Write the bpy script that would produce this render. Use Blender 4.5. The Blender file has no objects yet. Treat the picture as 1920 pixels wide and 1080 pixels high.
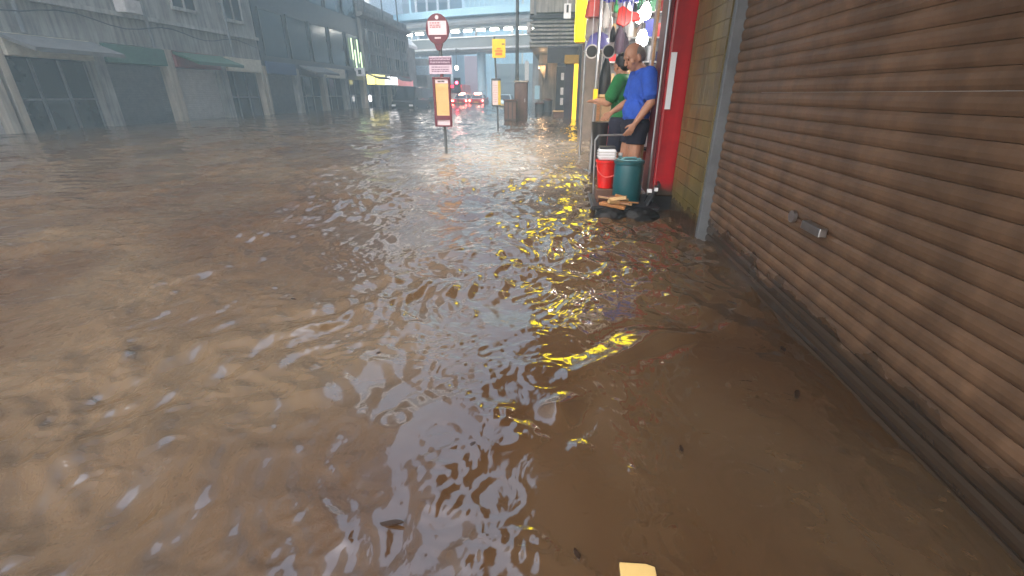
import bpy, bmesh, math, random
import numpy as np
from mathutils import Vector, Matrix, Euler
random.seed(7)
R = math.radians
S = bpy.context.scene
COL = S.collection

# ------------------------------------------------------------------ camera
cam_d = bpy.data.cameras.new("camera")
cam = bpy.data.objects.new("camera", cam_d); COL.objects.link(cam)
cam.location = (0, 0, 1.1)
cam.rotation_euler = (R(90 - 23.6), 0, R(5.65))
cam_d.sensor_width = 36; cam_d.lens = 834 / 1920 * 36
cam_d.clip_start = 0.05; cam_d.clip_end = 2000
S.camera = cam
# ------------------------------------------------------------------ sky and sun (overcast)
SUN_EL, SUN_ROT = 52, 200
w = bpy.data.worlds.new("World"); S.world = w; w.use_nodes = True
nt = w.node_tree
sky = nt.nodes.new('ShaderNodeTexSky'); sky.sky_type = 'NISHITA'
sky.sun_disc = False; sky.sun_elevation = R(SUN_EL); sky.sun_rotation = R(SUN_ROT)
sky.air_density = 1.0; sky.dust_density = 6; sky.ozone_density = 1.0
bg = nt.nodes['Background']; bg.inputs['Strength'].default_value = 0.15
nt.links.new(sky.outputs['Color'], bg.inputs['Color'])
sd = bpy.data.lights.new("sun", 'SUN'); sd.energy = 0.6; sd.angle = R(40); sd.color = (1, .96, .9)
sun = bpy.data.objects.new("sun", sd); COL.objects.link(sun)
az = R(SUN_ROT)
sun_dir = Vector((math.sin(az) * math.cos(R(SUN_EL)), math.cos(az) * math.cos(R(SUN_EL)), math.sin(R(SUN_EL))))
sun.rotation_euler = sun_dir.to_track_quat('Z', 'Y').to_euler()
S.view_settings.view_transform = 'Standard'; S.view_settings.look = 'None'
S.view_settings.exposure = 2.0; S.view_settings.gamma = 1
S.render.engine = 'CYCLES'
cy = S.cycles
cy.max_bounces = 7; cy.diffuse_bounces = 3; cy.glossy_bounces = 4; cy.transmission_bounces = 4
cy.volume_bounces = 1; cy.transparent_max_bounces = 6
cy.sample_clamp_indirect = 6; cy.sample_clamp_direct = 0; cy.use_denoising = True

# ------------------------------------------------------------------ materials
MATS = {}
def mat(key, c, rough=.6, metal=0, var=.25, scale=6, bump=0, bscale=60, spec=None, stretch=None, streak=0, wet=None):
    if key in MATS: return MATS[key]
    m = bpy.data.materials.new(key); m.use_nodes = True
    n = m.node_tree.nodes; l = m.node_tree.links
    p = n['Principled BSDF']
    p.inputs['Roughness'].default_value = rough; p.inputs['Metallic'].default_value = metal
    if spec is not None: p.inputs['Specular IOR Level'].default_value = spec
    tc = n.new('ShaderNodeTexCoord')
    no = n.new('ShaderNodeTexNoise'); no.inputs['Scale'].default_value = scale; no.inputs['Detail'].default_value = 6
    no.inputs['Roughness'].default_value = .65
    src = tc.outputs['Object']
    if stretch:
        mp = n.new('ShaderNodeMapping'); mp.inputs['Scale'].default_value = stretch
        l.new(src, mp.inputs['Vector']); src = mp.outputs['Vector']
    l.new(src, no.inputs['Vector'])
    r = n.new('ShaderNodeValToRGB')
    r.color_ramp.elements[0].position = .3; r.color_ramp.elements[1].position = .72
    r.color_ramp.elements[0].color = (*[x * (1 - var) for x in c], 1)
    r.color_ramp.elements[1].color = (*[min(1, x * (1 + var * .7)) for x in c], 1)
    l.new(no.outputs['Fac'], r.inputs['Fac'])
    out = r.outputs['Color']
    if streak:
        mp2 = n.new('ShaderNodeMapping'); mp2.inputs['Scale'].default_value = (5, 5, .35)
        n2 = n.new('ShaderNodeTexNoise'); n2.inputs['Scale'].default_value = 1.6; n2.inputs['Detail'].default_value = 8
        l.new(tc.outputs['Object'], mp2.inputs['Vector']); l.new(mp2.outputs['Vector'], n2.inputs['Vector'])
        r2 = n.new('ShaderNodeValToRGB'); r2.color_ramp.elements[0].position = .35; r2.color_ramp.elements[1].position = .62
        r2.color_ramp.elements[0].color = (1 - streak,) * 3 + (1,); r2.color_ramp.elements[1].color = (1, 1, 1, 1)
        l.new(n2.outputs['Fac'], r2.inputs['Fac'])
        mx = n.new('ShaderNodeMix'); mx.data_type = 'RGBA'; mx.blend_type = 'MULTIPLY'; mx.inputs[0].default_value = 1
        l.new(out, mx.inputs[6]); l.new(r2.outputs['Color'], mx.inputs[7]); out = mx.outputs[2]
    if wet is not None:
        ge = n.new('ShaderNodeNewGeometry'); sx = n.new('ShaderNodeSeparateXYZ'); l.new(ge.outputs['Position'], sx.inputs[0])
        nw = n.new('ShaderNodeTexNoise'); nw.inputs['Scale'].default_value = 5; nw.inputs['Detail'].default_value = 7; l.new(ge.outputs['Position'], nw.inputs['Vector'])
        ma = n.new('ShaderNodeMath'); ma.operation = 'MULTIPLY_ADD'; l.new(nw.outputs['Fac'], ma.inputs[0]); ma.inputs[1].default_value = -.30; l.new(sx.outputs['Z'], ma.inputs[2])
        mr = n.new('ShaderNodeMapRange'); mr.inputs['From Min'].default_value = wet - .15; mr.inputs['From Max'].default_value = wet - .03
        l.new(ma.outputs[0], mr.inputs['Value'])
        mx2 = n.new('ShaderNodeMix'); mx2.data_type = 'RGBA'; l.new(mr.outputs['Result'], mx2.inputs[0])
        mx2.inputs[6].default_value = (.05, .032, .02, 1); l.new(out, mx2.inputs[7]); out = mx2.outputs[2]
        mr2 = n.new('ShaderNodeMapRange'); mr2.inputs['To Min'].default_value = .14; mr2.inputs['To Max'].default_value = rough
        l.new(mr.outputs['Result'], mr2.inputs['Value']); l.new(mr2.outputs['Result'], p.inputs['Roughness'])
    l.new(out, p.inputs['Base Color'])
    if bump:
        nb = n.new('ShaderNodeTexNoise'); nb.inputs['Scale'].default_value = bscale; nb.inputs['Detail'].default_value = 4
        l.new(tc.outputs['Object'], nb.inputs['Vector'])
        b = n.new('ShaderNodeBump'); b.inputs['Strength'].default_value = bump; b.inputs['Distance'].default_value = .02
        l.new(nb.outputs['Fac'], b.inputs['Height']); l.new(b.outputs['Normal'], p.inputs['Normal'])
    MATS[key] = m; return m
def emit(key, c, s):
    if key in MATS: return MATS[key]
    m = bpy.data.materials.new(key); m.use_nodes = True
    p = m.node_tree.nodes['Principled BSDF']
    p.inputs['Base Color'].default_value = (*c, 1); p.inputs['Roughness'].default_value = .4
    p.inputs['Emission Color'].default_value = (*c, 1); p.inputs['Emission Strength'].default_value = s
    MATS[key] = m; return m

M_conc = mat('grey_concrete', (.31, .30, .28), .8, var=.35, scale=1.2, bump=.2, streak=.45)
M_conc2 = mat('pale_concrete', (.36, .35, .33), .8, var=.25, scale=1.5, bump=.15, streak=.4)
M_beige = mat('beige_plaster', (.42, .36, .29), .8, var=.2, scale=1.5, streak=.3)
M_dark = mat('dark_paint', (.03, .032, .04), .5, var=.3)
M_black = mat('black_plastic', (.012, .012, .014), .35, var=.3)
M_glass = mat('dark_window_glass', (.02, .026, .03), .08, var=.4, scale=.8, spec=.8)
M_glassb = mat('blue_window_glass', (.045, .075, .095), .12, var=.3, scale=.4, spec=.8)
M_steel = mat('brushed_steel', (.45, .45, .46), .3, 1, var=.2)
M_greymetal = mat('grey_painted_metal', (.16, .17, .18), .45, .3, var=.25)
M_pole = mat('dark_grey_pole_paint', (.07, .08, .085), .45, .2, var=.3)
M_maroon = mat('maroon_enamel', (.085, .003, .014), .3, var=.15)
M_pinkwhite = mat('pinkish_white_panel', (.54, .43, .46), .4, var=.08)
M_timet = mat('cream_timetable_paper', (.55, .35, .14), .5, var=.12, scale=9)
M_ink = mat('faded_red_ink', (.30, .12, .12), .6)
M_inkd = mat('dark_ink', (.09, .06, .05), .6)
M_purple = mat('plum_panel', (.09, .025, .06), .4, var=.2)
M_lilac = mat('lilac_panel', (.43, .34, .41), .4, var=.08)
M_yellow = mat('yellow_enamel', (.82, .52, .01), .4, var=.1)
M_orange = mat('orange_red_print', (.75, .16, .02), .5)
M_brown = mat('brown_cabinet_paint', (.12, .058, .038), .5, var=.3, scale=4, streak=.3)
M_brownd = mat('dark_brown_board', (.045, .027, .02), .6, var=.35, scale=5)
M_red = mat('glossy_red_pillar_paint', (.40, .004, .012), .22, var=.3, scale=3, streak=.35, wet=.22)
M_redd = mat('shaded_side_and_lamp_red', (.12, .02, .025), .4, var=.3)  # darker red carries the pillar side's shade; also used on unlit tail lamps
M_redpl = mat('red_plastic', (.62, .012, .008), .3, var=.2)
M_pink = mat('salmon_plastic', (.75, .13, .11), .35, var=.1)
M_white = mat('white_plastic', (.75, .75, .77), .4, var=.08)
M_lgrey = mat('pale_grey_plastic', (.5, .48, .47), .5, var=.2)
M_purp = mat('violet_plastic', (.17, .16, .46), .35, var=.15)
M_teal = mat('teal_plastic', (.012, .085, .10), .35, var=.25)
M_tealp = mat('pale_teal_plastic', (.16, .34, .36), .35, var=.15)
M_green = mat('green_plastic', (.05, .33, .12), .4)
M_blue = mat('blue_plastic', (.04, .05, .5), .4)
M_card = mat('brown_cardboard', (.30, .19, .10), .8, var=.2)
M_wood = mat('wet_orange_timber', (.42, .19, .07), .35, var=.45, scale=7, stretch=(1, 6, 6))
M_woodp = mat('pale_timber', (.55, .36, .17), .6, var=.3, stretch=(1, 6, 6))
M_bagw = mat('milky_plastic_bag', (.52, .50, .50), .4, var=.2, scale=12, bump=.5, bscale=18)
M_wallw = mat('white_shop_wall', (.55, .53, .52), .6, var=.15)
M_rubber = mat('black_rubber', (.015, .015, .016), .7)
M_skin = mat('skin', (.46, .23, .14), .5, var=.12, scale=20)
M_hairg = mat('greying_hair', (.21, .19, .175), .6, var=.4, scale=60)
M_hairb = mat('black_hair', (.012, .01, .011), .5, var=.4, scale=60)
M_tblue = mat('royal_blue_cotton', (.03, .10, .50), .85, var=.25, scale=7, bump=.9, bscale=11)
M_tgreen = mat('green_cotton', (.02, .17, .05), .85, var=.3, scale=7, bump=.9, bscale=11)
M_navy = mat('navy_shorts_cloth', (.012, .014, .03), .85, var=.3, bump=.3, bscale=22)
M_eye = mat('dark_eye', (.02, .015, .012), .2)
M_lip = mat('lip_skin', (.32, .10, .08), .5)

E_yellow = emit('lit_yellow_acrylic', (1, .84, .0), 1.5)
E_yel2 = emit('lit_pale_yellow_sign', (1, .86, .28), 0.55)
E_white = emit('lit_white_sign', (1, .95, .95), 0.9)
E_pink = emit('lit_pink_sign', (.8, .28, .28), 0.2)
E_down = emit('lit_downlight', (1, .93, .82), 9)
E_bulb = emit('lit_bulb', (1, .95, .88), 14)
E_tube = emit('lit_fluorescent_tube', (.95, 1, 1), 2)
E_tail = emit('lit_tail_lamp', (1, .07, .05), 20)
E_tailc = emit('lit_brake_lamp', (1, .35, .25), 6)
E_redsig = emit('lit_red_signal', (1, .03, .08), 12)
E_redpan = emit('lit_red_panel', (.85, .02, .05), 1.8)
E_strip = emit('lit_greenish_strip', (.75, 1, .55), 0.5)
E_warm = emit('lit_warm_lamp', (1, .58, .25), 1.6)
E_yframe = emit('added_glow_amber_frame', (1, .60, .01), .38)  # glow added to the amber frame to feed its reflection in the water

# ------------------------------------------------------------------ mesh helpers
class MB:
    def __init__(s): s.bm = bmesh.new()
    def _v(s, pts): return [s.bm.verts.new(p) for p in pts]
    def face(s, pts): return s.bm.faces.new(s._v(pts))
    def hexa(s, p):        # 8 points: bottom 4 ccw, top 4 ccw
        v = s._v(p)
        for f in ((3, 2, 1, 0), (4, 5, 6, 7), (0, 1, 5, 4), (1, 2, 6, 5), (2, 3, 7, 6), (3, 0, 4, 7)):
            s.bm.faces.new([v[i] for i in f])
        return s
    def box(s, x0, x1, y0, y1, z0, z1):
        return s.hexa([(x0, y0, z0), (x1, y0, z0), (x1, y1, z0), (x0, y1, z0), (x0, y0, z1), (x1, y0, z1), (x1, y1, z1), (x0, y1, z1)])
    def cone(s, p0, p1, r0, r1, n=14, cap=True):
        p0, p1 = Vector(p0), Vector(p1); d = (p1 - p0)
        if d.length < 1e-6: return s
        q = d.to_track_quat('Z', 'Y'); L = []
        for p, r in ((p0, r0), (p1, r1)):
            L.append(s._v([p + q @ Vector((r * math.cos(2 * math.pi * i / n), r * math.sin(2 * math.pi * i / n), 0)) for i in range(n)]))
        for i in range(n):
            j = (i + 1) % n; s.bm.faces.new((L[0][i], L[0][j], L[1][j], L[1][i]))
        if cap: s.bm.faces.new(L[0][::-1]); s.bm.faces.new(L[1])
        return s
    def cyl(s, p0, p1, r, n=14): return s.cone(p0, p1, r, r, n)
    def tube(s, pts, r, n=8):
        for a, b in zip(pts, pts[1:]): s.cyl(a, b, r, n)
        return s
    def ball(s, c, r, sc=(1, 1, 1), n=2, rot=None):
        m = Matrix.Translation(c) @ (rot.to_matrix().to_4x4() if rot else Matrix()) @ Matrix.Diagonal((*[r * k for k in sc], 1))
        bmesh.ops.create_icosphere(s.bm, subdivisions=n, radius=1, matrix=m); return s
    def cap(s, p0, p1, r0, r1, n=12):       # capsule-like limb segment
        s.cone(p0, p1, r0, r1, n); s.ball(p0, r0); s.ball(p1, r1); return s
    def lathe(s, prof, c=(0, 0, 0), n=24):
        rings = []
        for r, z in prof:
            rings.append(s._v([(c[0] + r * math.cos(2 * math.pi * i / n), c[1] + r * math.sin(2 * math.pi * i / n), c[2] + z) for i in range(n)]))
        for a, b in zip(rings, rings[1:]):
            for i in range(n):
                j = (i + 1) % n; s.bm.faces.new((a[i], a[j], b[j], b[i]))
        s.bm.faces.new(rings[0][::-1]); s.bm.faces.new(rings[-1]); return s
    def prism(s, poly, ax, a0, a1):         # poly in the two other axes
        def P(u, v, t): return {'x': (t, u, v), 'y': (u, t, v), 'z': (u, v, t)}[ax]
        A = s._v([P(u, v, a0) for u, v in poly]); B = s._v([P(u, v, a1) for u, v in poly])
        n = len(poly); s.bm.faces.new(A[::-1]); s.bm.faces.new(B)
        for i in range(n):
            j = (i + 1) % n; s.bm.faces.new((A[i], A[j], B[j], B[i]))
        return s
    def sweep(s, prof, path):               # prof: (offset sideways, z); path: (x,y)
        rings = []
        for i, p in enumerate(path):
            a = Vector(path[max(i - 1, 0)]); b = Vector(path[min(i + 1, len(path) - 1)]); d = (b - a).normalized()
            nrm = Vector((d.y, -d.x))
            rings.append(s._v([(p[0] + nrm.x * o, p[1] + nrm.y * o, z) for o, z in prof]))
        n = len(prof)
        for a, b in zip(rings, rings[1:]):
            for i in range(n):
                j = (i + 1) % n; s.bm.faces.new((a[i], a[j], b[j], b[i]))
        s.bm.faces.new(rings[0][::-1]); s.bm.faces.new(rings[-1]); return s
def rootloc(o):
    while o.parent: o = o.parent
    return o.location.copy()
def obj(name, mb, m, parent=None, bevel=0, smooth=False, seg=2, world=True):
    bm = mb.bm
    bmesh.ops.recalc_face_normals(bm, faces=bm.faces)
    me = bpy.data.meshes.new(name); 
    if parent and world: bmesh.ops.translate(bm, verts=bm.verts, vec=-rootloc(parent))
    bm.to_mesh(me); bm.free()
    for x in (m if isinstance(m, (list, tuple)) else [m]): me.materials.append(x)
    o = bpy.data.objects.new(name, me); COL.objects.link(o)
    if parent: o.parent = parent
    if smooth:
        for p in me.polygons: p.use_smooth = True
        me.set_sharp_from_angle(angle=R(40))
    if bevel:
        b = o.modifiers.new('bevel', 'BEVEL'); b.width = bevel; b.segments = seg; b.limit_method = 'ANGLE'
    return o
def thing(name, label, cat, loc=(0, 0, 0), group=None):
    o = bpy.data.objects.new(name, None); COL.objects.link(o); o.location = loc
    o.empty_display_size = .2
    o['label'] = label; o['category'] = cat
    if group: o['group'] = group
    return o
def tag(o, label, cat, group=None):
    o['label'] = label; o['category'] = cat
    if group: o['group'] = group
    return o
def solo(name, mb, m, label, cat, group=None, **k): return tag(obj(name, mb, m, None, **k), label, cat, group)
def struct(name, mb, m, **k):
    o = obj(name, mb, m, None, **k); o['kind'] = 'structure'; return o
def copy_tree(o, parent=None):
    c = o.copy(); COL.objects.link(c)
    if parent: c.parent = parent
    for ch in list(o.children): copy_tree(ch, c)
    return c

# ------------------------------------------------------------------ ground under the flood
struct('road', MB().box(-13.5, -2.25, -60, 400, -.60, -.42), mat('asphalt', (.05, .05, .05), .9))
struct('pavement', MB().box(-2.245, 12, -60, 400, -.60, -.30), mat('paving', (.2, .19, .18), .9))
struct('far_pavement', MB().box(-60, -13.505, -60, 400, -.60, -.30), mat('paving', (.2, .19, .18), .9))

# ------------------------------------------------------------------ flood water: one sheet with real waves
def build_water():
    ys = [-30, -12, -5, -2, -.6]
    y = .15
    while y < 2.2: ys.append(y); y += .0105
    st = .0105
    while y < 150:
        ys.append(y); st = min(st * 1.0068, .9); y += st
    while y < 420: ys.append(y); y += 15
    xs = list(np.arange(-2.6, 1.9, .0125))
    st = .0125; x = -2.6; left = []
    while x > -60: st = min(st * 1.028, 1.2); x -= st; left.append(x)
    st = .0125; x = xs[-1]; right = []
    while x < 20: st = min(st * 1.09, 1.5); x += st; right.append(x)
    xs = np.array(left[::-1] + xs + right); ys = np.array(ys)
    Xg, Yg = np.meshgrid(xs, ys); nx, ny = len(xs), len(ys)
    rng = np.random.default_rng(11)
    D = np.sqrt(Xg ** 2 + Yg ** 2)
    def lown(k, seed, lo=1.2, hi=5):
        r = np.random.default_rng(seed); o = np.zeros_like(Xg)
        for i in range(k):
            L = r.uniform(lo, hi); a = r.uniform(0, 2 * math.pi); p = r.uniform(0, 6.28)
            o += np.sin((Xg * math.cos(a) + Yg * math.sin(a)) * 6.283 / L + p)
        return o / math.sqrt(k / 2)
    wx = lown(8, 3, .5, 2.0) * .055; wy = lown(8, 4, .5, 2.0) * .055       # warp so that crests wander
    Xw, Yw = Xg + wx, Yg + wy
    patch = 1 / (1 + np.exp(-2.2 * lown(10, 5, .6, 3.0)))                     # ruffled and calm patches
    Z = np.zeros_like(Xg)
    def band(n, lo, hi, slope, sharp, main=None, spread=3.14, maxd=1e9, mask=1):
        nonlocal Z
        o = np.zeros_like(Xg)
        for i in range(n):
            L = math.exp(rng.uniform(math.log(lo), math.log(hi)))
            a = rng.uniform(-spread, spread) + (main or 0)
            ph = rng.uniform(0, 6.283); k = 6.283 / L
            t = (Xw * math.cos(a) + Yw * math.sin(a)) * k + ph
            A = slope / k / math.sqrt(n / 2)
            o += A * (np.exp(sharp * (np.sin(t) - 1)) * 1.6 - .6)
        fade = np.clip(1.6 - D / maxd, 0, 1) if maxd < 1e8 else 1
        Z += o * fade * mask
    # calm brown pool against the right-hand shopfront, in front of the lower wake
    calm = 1 / (1 + np.exp(-((Xg - .12) - (Yg - 1.45) * .55) * 9)) * np.clip((2.6 - Yg) / .7, 0, 1)
    act = (1 - .72 * calm) * np.clip(.8 + (Yg - .5) * .12, .8, 1.15)
    band(7, .8, 2.4, .030, 1.0, main=1.9, spread=.8)
    band(16, .22, .7, .17, 1.1, main=2.0, spread=1.2, maxd=140, mask=act * (.35 + .8 * patch))
    band(26, .09, .24, .25, .9, main=1.8, spread=1.7, maxd=40, mask=act * (.10 + 1.1 * patch))
    patch2 = 1 / (1 + np.exp(-4 * (lown(12, 21, .25, 1.1) - .35)))
    band(30, .04, .11, .30, .8, main=1.8, spread=2.2, maxd=12, mask=(1 - .6 * calm) * np.clip(.4 + (Yg - .6) * .35, .4, 1) * (.22 + patch2))
    sp = np.clip(lown(14, 31, .15, .6) - 1.0, 0, 1)
    band(18, .028, .06, .5, .8, main=1.8, spread=2.6, maxd=5, mask=sp)
    # wakes: ridges along wandering lines
    def wake(pts, amp, wd):
        nonlocal Z
        best = np.full(Xg.shape, 1e9); 
        for (ax, ay), (bx, by) in zip(pts, pts[1:]):
            dx, dy = bx - ax, by - ay; L2 = dx * dx + dy * dy
            t = np.clip(((Xw - ax) * dx + (Yw - ay) * dy) / L2, 0, 1)
            best = np.minimum(best, np.hypot(Xw - ax - t * dx, Yw - ay - t * dy))
        amp2 = amp * (.6 + .5 * lown(6, 9, .2, .8).clip(-1, 1))
        Z += amp2 * (np.exp(-(best / wd) ** 2) - .45 * np.exp(-((best - 2.2 * wd) / wd) ** 2))
    wake([(.95, 2.2), (.6, 1.99), (.26, 1.68), (-.01, 1.27)], .024, .05)
    wake([(.01, 3.12), (.35, 2.78), (.7, 2.44), (1.1, 2.1)], .024, .06)
    wake([(.01, 3.12), (-.3, 2.9), (-.65, 2.64), (-1.05, 2.05), (-1.4, 1.7)], .015, .06)
    wake([(1.1, 3.2), (.8, 3.35), (.45, 3.75)], .012, .05)
    wake([(-2.6, 5.0), (-1.6, 4.5), (-.6, 4.3)], .014, .08)
    # rings round the sign poles and the trolley
    for cx, cy_, a in ((-2.18, 8.9, .008), (-2.03, 16.0, .008), (.7, 4.3, .006)):
        r = np.hypot(Xg - cx, Yg - cy_); Z += a * np.sin(r * 22) * np.exp(-r * 1.3)
    # rings left by rain drops
    for k in range(170):
        d_ = .8 + 7.5 * rng.random() ** 1.3; a_ = rng.uniform(-1.0, .75); cx, cy_ = d_ * math.sin(a_) - .1, d_ * math.cos(a_)
        R_ = rng.uniform(.03, .11); i0, i1 = np.searchsorted(ys, (cy_ - .25, cy_ + .25)); j0, j1 = np.searchsorted(xs, (cx - .25, cx + .25))
        if i1 - i0 < 4 or j1 - j0 < 4: continue
        q = np.hypot(Xg[i0:i1, j0:j1] - cx, Yg[i0:i1, j0:j1] - cy_)
        Z[i0:i1, j0:j1] += .0016 * np.cos((q - R_) * 6.283 / .042) * np.exp(-((q - R_) / .028) ** 2)
    Z[Yg < 0] *= 0
    co = np.stack([Xg, Yg, Z], -1).reshape(-1, 3).astype(np.float32)
    i = np.arange(nx - 1)[None, :] + nx * np.arange(ny - 1)[:, None]
    q = np.stack([i, i + 1, i + nx + 1, i + nx], -1).reshape(-1, 4).astype(np.int32)
    me = bpy.data.meshes.new('flood_water')
    me.vertices.add(len(co)); me.vertices.foreach_set('co', co.ravel())
    me.loops.add(q.size); me.loops.foreach_set('vertex_index', q.ravel())
    me.polygons.add(len(q)); me.polygons.foreach_set('loop_start', np.arange(0, q.size, 4, dtype=np.int32))
    me.polygons.foreach_set('use_smooth', np.ones(len(q), bool))
    me.update(calc_edges=True); me.validate()
    o = bpy.data.objects.new('flood_water', me); COL.objects.link(o); o['kind'] = 'structure'
    m = bpy.data.materials.new('muddy_water'); m.use_nodes = True
    n, l = m.node_tree.nodes, m.node_tree.links; p = n['Principled BSDF']
    p.inputs['Roughness'].default_value = .10; p.inputs['IOR'].default_value = 2.15
    tc = n.new('ShaderNodeTexCoord')
    def noise(sc, det, rough=.55, dist=0, mp=None):
        a = n.new('ShaderNodeTexNoise'); a.inputs['Scale'].default_value = sc; a.inputs['Detail'].default_value = det
        a.inputs['Roughness'].default_value = rough; a.inputs['Distortion'].default_value = dist
        if mp:
            q = n.new('ShaderNodeMapping'); q.inputs['Scale'].default_value = mp; q.inputs['Rotation'].default_value = (0, 0, R(25))
            l.new(tc.outputs['Object'], q.inputs['Vector']); l.new(q.outputs['Vector'], a.inputs['Vector'])
        else: l.new(tc.outputs['Object'], a.inputs['Vector'])
        return a
    n1 = noise(.42, 3.5, .5, 1.6, (1, .5, 1)); r1 = n.new('ShaderNodeValToRGB')
    e = r1.color_ramp.elements; e[0].position = .38; e[1].position = .68
    e[0].color = (.062, .032, .0135, 1); e[1].color = (.112, .076, .043, 1)     # brown water with paler silt streaks
    l.new(n1.outputs['Fac'], r1.inputs['Fac'])
    # pale silt plume round the stop poles, brightened to stand in for sky sheen
    mq = n.new('ShaderNodeMapping'); mq.inputs['Location'].default_value = (.35, -2.0, 0); mq.inputs['Scale'].default_value = (.42, .2, 0)
    l.new(tc.outputs['Object'], mq.inputs['Vector'])
    gq = n.new('ShaderNodeTexGradient'); gq.gradient_type = 'SPHERICAL'
    nd_ = noise(.9, 5, .6, .5); av = n.new('ShaderNodeVectorMath'); av.operation = 'MULTIPLY_ADD'
    l.new(nd_.outputs['Color'], av.inputs[0]); av.inputs[1].default_value = (.9, .9, 0); l.new(mq.outputs['Vector'], av.inputs[2])
    sb = n.new('ShaderNodeVectorMath'); sb.operation = 'SUBTRACT'; l.new(av.outputs[0], sb.inputs[0]); sb.inputs[1].default_value = (.45, .45, 0)
    l.new(sb.outputs[0], gq.inputs['Vector'])
    mp_ = n.new('ShaderNodeMapRange'); mp_.inputs['From Max'].default_value = .6; mp_.inputs['To Max'].default_value = .85; l.new(gq.outputs['Fac'], mp_.inputs['Value'])
    mm = n.new('ShaderNodeMix'); mm.data_type = 'RGBA'; l.new(mp_.outputs['Result'], mm.inputs[0]); l.new(r1.outputs['Color'], mm.inputs[6]); mm.inputs[7].default_value = (.38, .31, .235, 1)
    l.new(mm.outputs[2], p.inputs['Base Color'])
    n2 = noise(9, 3, .5, .6, (1, .7, 1)); n3 = noise(70, 3)
    b1 = n.new('ShaderNodeBump'); b1.inputs['Strength'].default_value = .2; b1.inputs['Distance'].default_value = .02
    b2 = n.new('ShaderNodeBump'); b2.inputs['Strength'].default_value = .03; b2.inputs['Distance'].default_value = .006
    l.new(n2.outputs['Fac'], b1.inputs['Height']); l.new(n3.outputs['Fac'], b2.inputs['Height'])
    l.new(b1.outputs['Normal'], b2.inputs['Normal']); l.new(b2.outputs['Normal'], p.inputs['Normal'])
    me.materials.append(m)
build_water()

# ------------------------------------------------------------------ left side of the street (facade plane x = -16)
FX = -16
def shutter(mb, x, y0, y1, z0, z1, step=.09, d=.03, sgn=1):
    z = z0
    while z < z1 - 1e-3:
        t = min(z + step, z1)
        mb.prism([(x, z), (x + sgn * d, z + step * .3), (x + sgn * d, z + step * .7), (x, t)], 'y', y0, y1) if False else mb.hexa(
            [(x, y0, z), (x + sgn * .006, y0, z), (x + sgn * .006, y1, z), (x, y1, z), (x, y0, t - .004), (x + sgn * d, y0, t - .004), (x + sgn * d, y1, t - .004), (x, y1, t - .004)])
        z += step
    return mb
def facade_building(name, label, y0, y1, h, wall, floors, cols, fz, win=(1.3, 1.5), glass=M_glass, ac=True, ground=True, depth=14, pil=None):
    b = thing(name, label, 'building', (FX - depth / 2, (y0 + y1) / 2, -.3))
    obj('wall', MB().box(FX - depth, FX, y0, y1, 2.75 if ground else -.3, h), wall, b)
    dy = (y1 - y0) / cols
    rnd = random.Random(len(label))
    for f in range(floors):
        z = fz[0] + f * fz[1]
        for c in range(cols):
            yc = y0 + dy * (c + .5)
            fr = MB(); w_, h_ = win
            for (a0, a1, c0, c1) in ((-w_/2 - .07, -w_/2, 0, h_), (w_/2, w_/2 + .07, 0, h_), (-w_/2 - .07, w_/2 + .07, -.12, 0), (-w_/2 - .07, w_/2 + .07, h_, h_ + .07), (-.03, .03, 0, h_)):
                fr.box(FX + .002, FX + .09, yc + a0, yc + a1, z + c0, z + c1)
            wn = obj('window', fr, M_conc2 if wall is not M_conc2 else M_greymetal, b)
            obj('pane', MB().box(FX + .004, FX + .03, yc - w_/2, yc + w_/2, z, z + h_), glass, wn)
            if ac and rnd.random() < .55:
                a = MB().box(FX + .09, FX + .5, yc - .35, yc + .35, z - .62, z - .2)
                for k in range(4): a.box(FX + .5, FX + .515, yc - .3, yc + .3, z - .58 + k * .09, z - .53 + k * .09)
                obj('air_conditioner', a, M_lgrey, b)
    for f in range(floors + 1):
        z = fz[0] + f * fz[1] - .75
        if z < h: obj('string_course', MB().box(FX + .002, FX + .16, y0 + .01, y1 - .01, z, z + .14), M_conc2, b)
    if pil:
        for yy in pil: obj('pilaster', MB().box(FX + .003, FX + .22, yy - .3, yy + .3, 2.8, h - .05), M_conc2, b)
    return b
def shop_bays(b, y0, y1, n, kinds, top=2.75):
    dy = (y1 - y0) / n
    obj('ground_floor_wall', MB().box(FX - 13.9, FX - .6, y0 + .01, y1 - .01, -.3, top), M_dark, b)
    for i in range(n + 1):
        yy = y0 + dy * i; a, c = max(yy - .22, y0 + .012), min(yy + .22, y1 - .012)
        obj('pier', MB().box(FX - .595, FX + .02, a, c, -.3, top), M_conc if i % 2 else M_beige, b)
    for i, k in enumerate(kinds):
        a, c = y0 + dy * i + .24, y0 + dy * (i + 1) - .24
        if k[0] == 's': obj('shutter', shutter(MB(), FX - .3, a, c, -.28, 2.1), M_greymetal if k[1] else M_lgrey, b)
        else:
            obj('shop_window', MB().box(FX - .4, FX - .36, a, c, -.28, 2.1), M_glass, b)
            fr = MB(); 
            for yy in np.linspace(a, c, 4): fr.box(FX - .36, FX - .3, yy - .03, yy + .03, -.27, 2.09)
            fr.box(FX - .355, FX - .305, a + .03, c - .03, .9, .96)
            obj('shop_window_frame', fr, M_greymetal, b)
        obj('signboard', MB().box(FX - .25, FX + .12, a, c, 2.12, 2.72), k[2], b, bevel=.02)
        if k[3]:
            obj('awning', MB().prism([(FX + .125, 2.7), (FX + 1.2, 2.32), (FX + 1.2, 2.2), (FX + .125, 2.6)], 'y', a - .1, c + .1), k[3], b)
M_sgreen = mat('dull_green_sign', (.05, .12, .09), .5); M_sred = mat('dull_red_sign', (.22, .04, .04), .5)
M_scream = mat('cream_sign', (.5, .45, .35), .5); M_sblue = mat('dull_blue_sign', (.05, .08, .16), .5)
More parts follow.
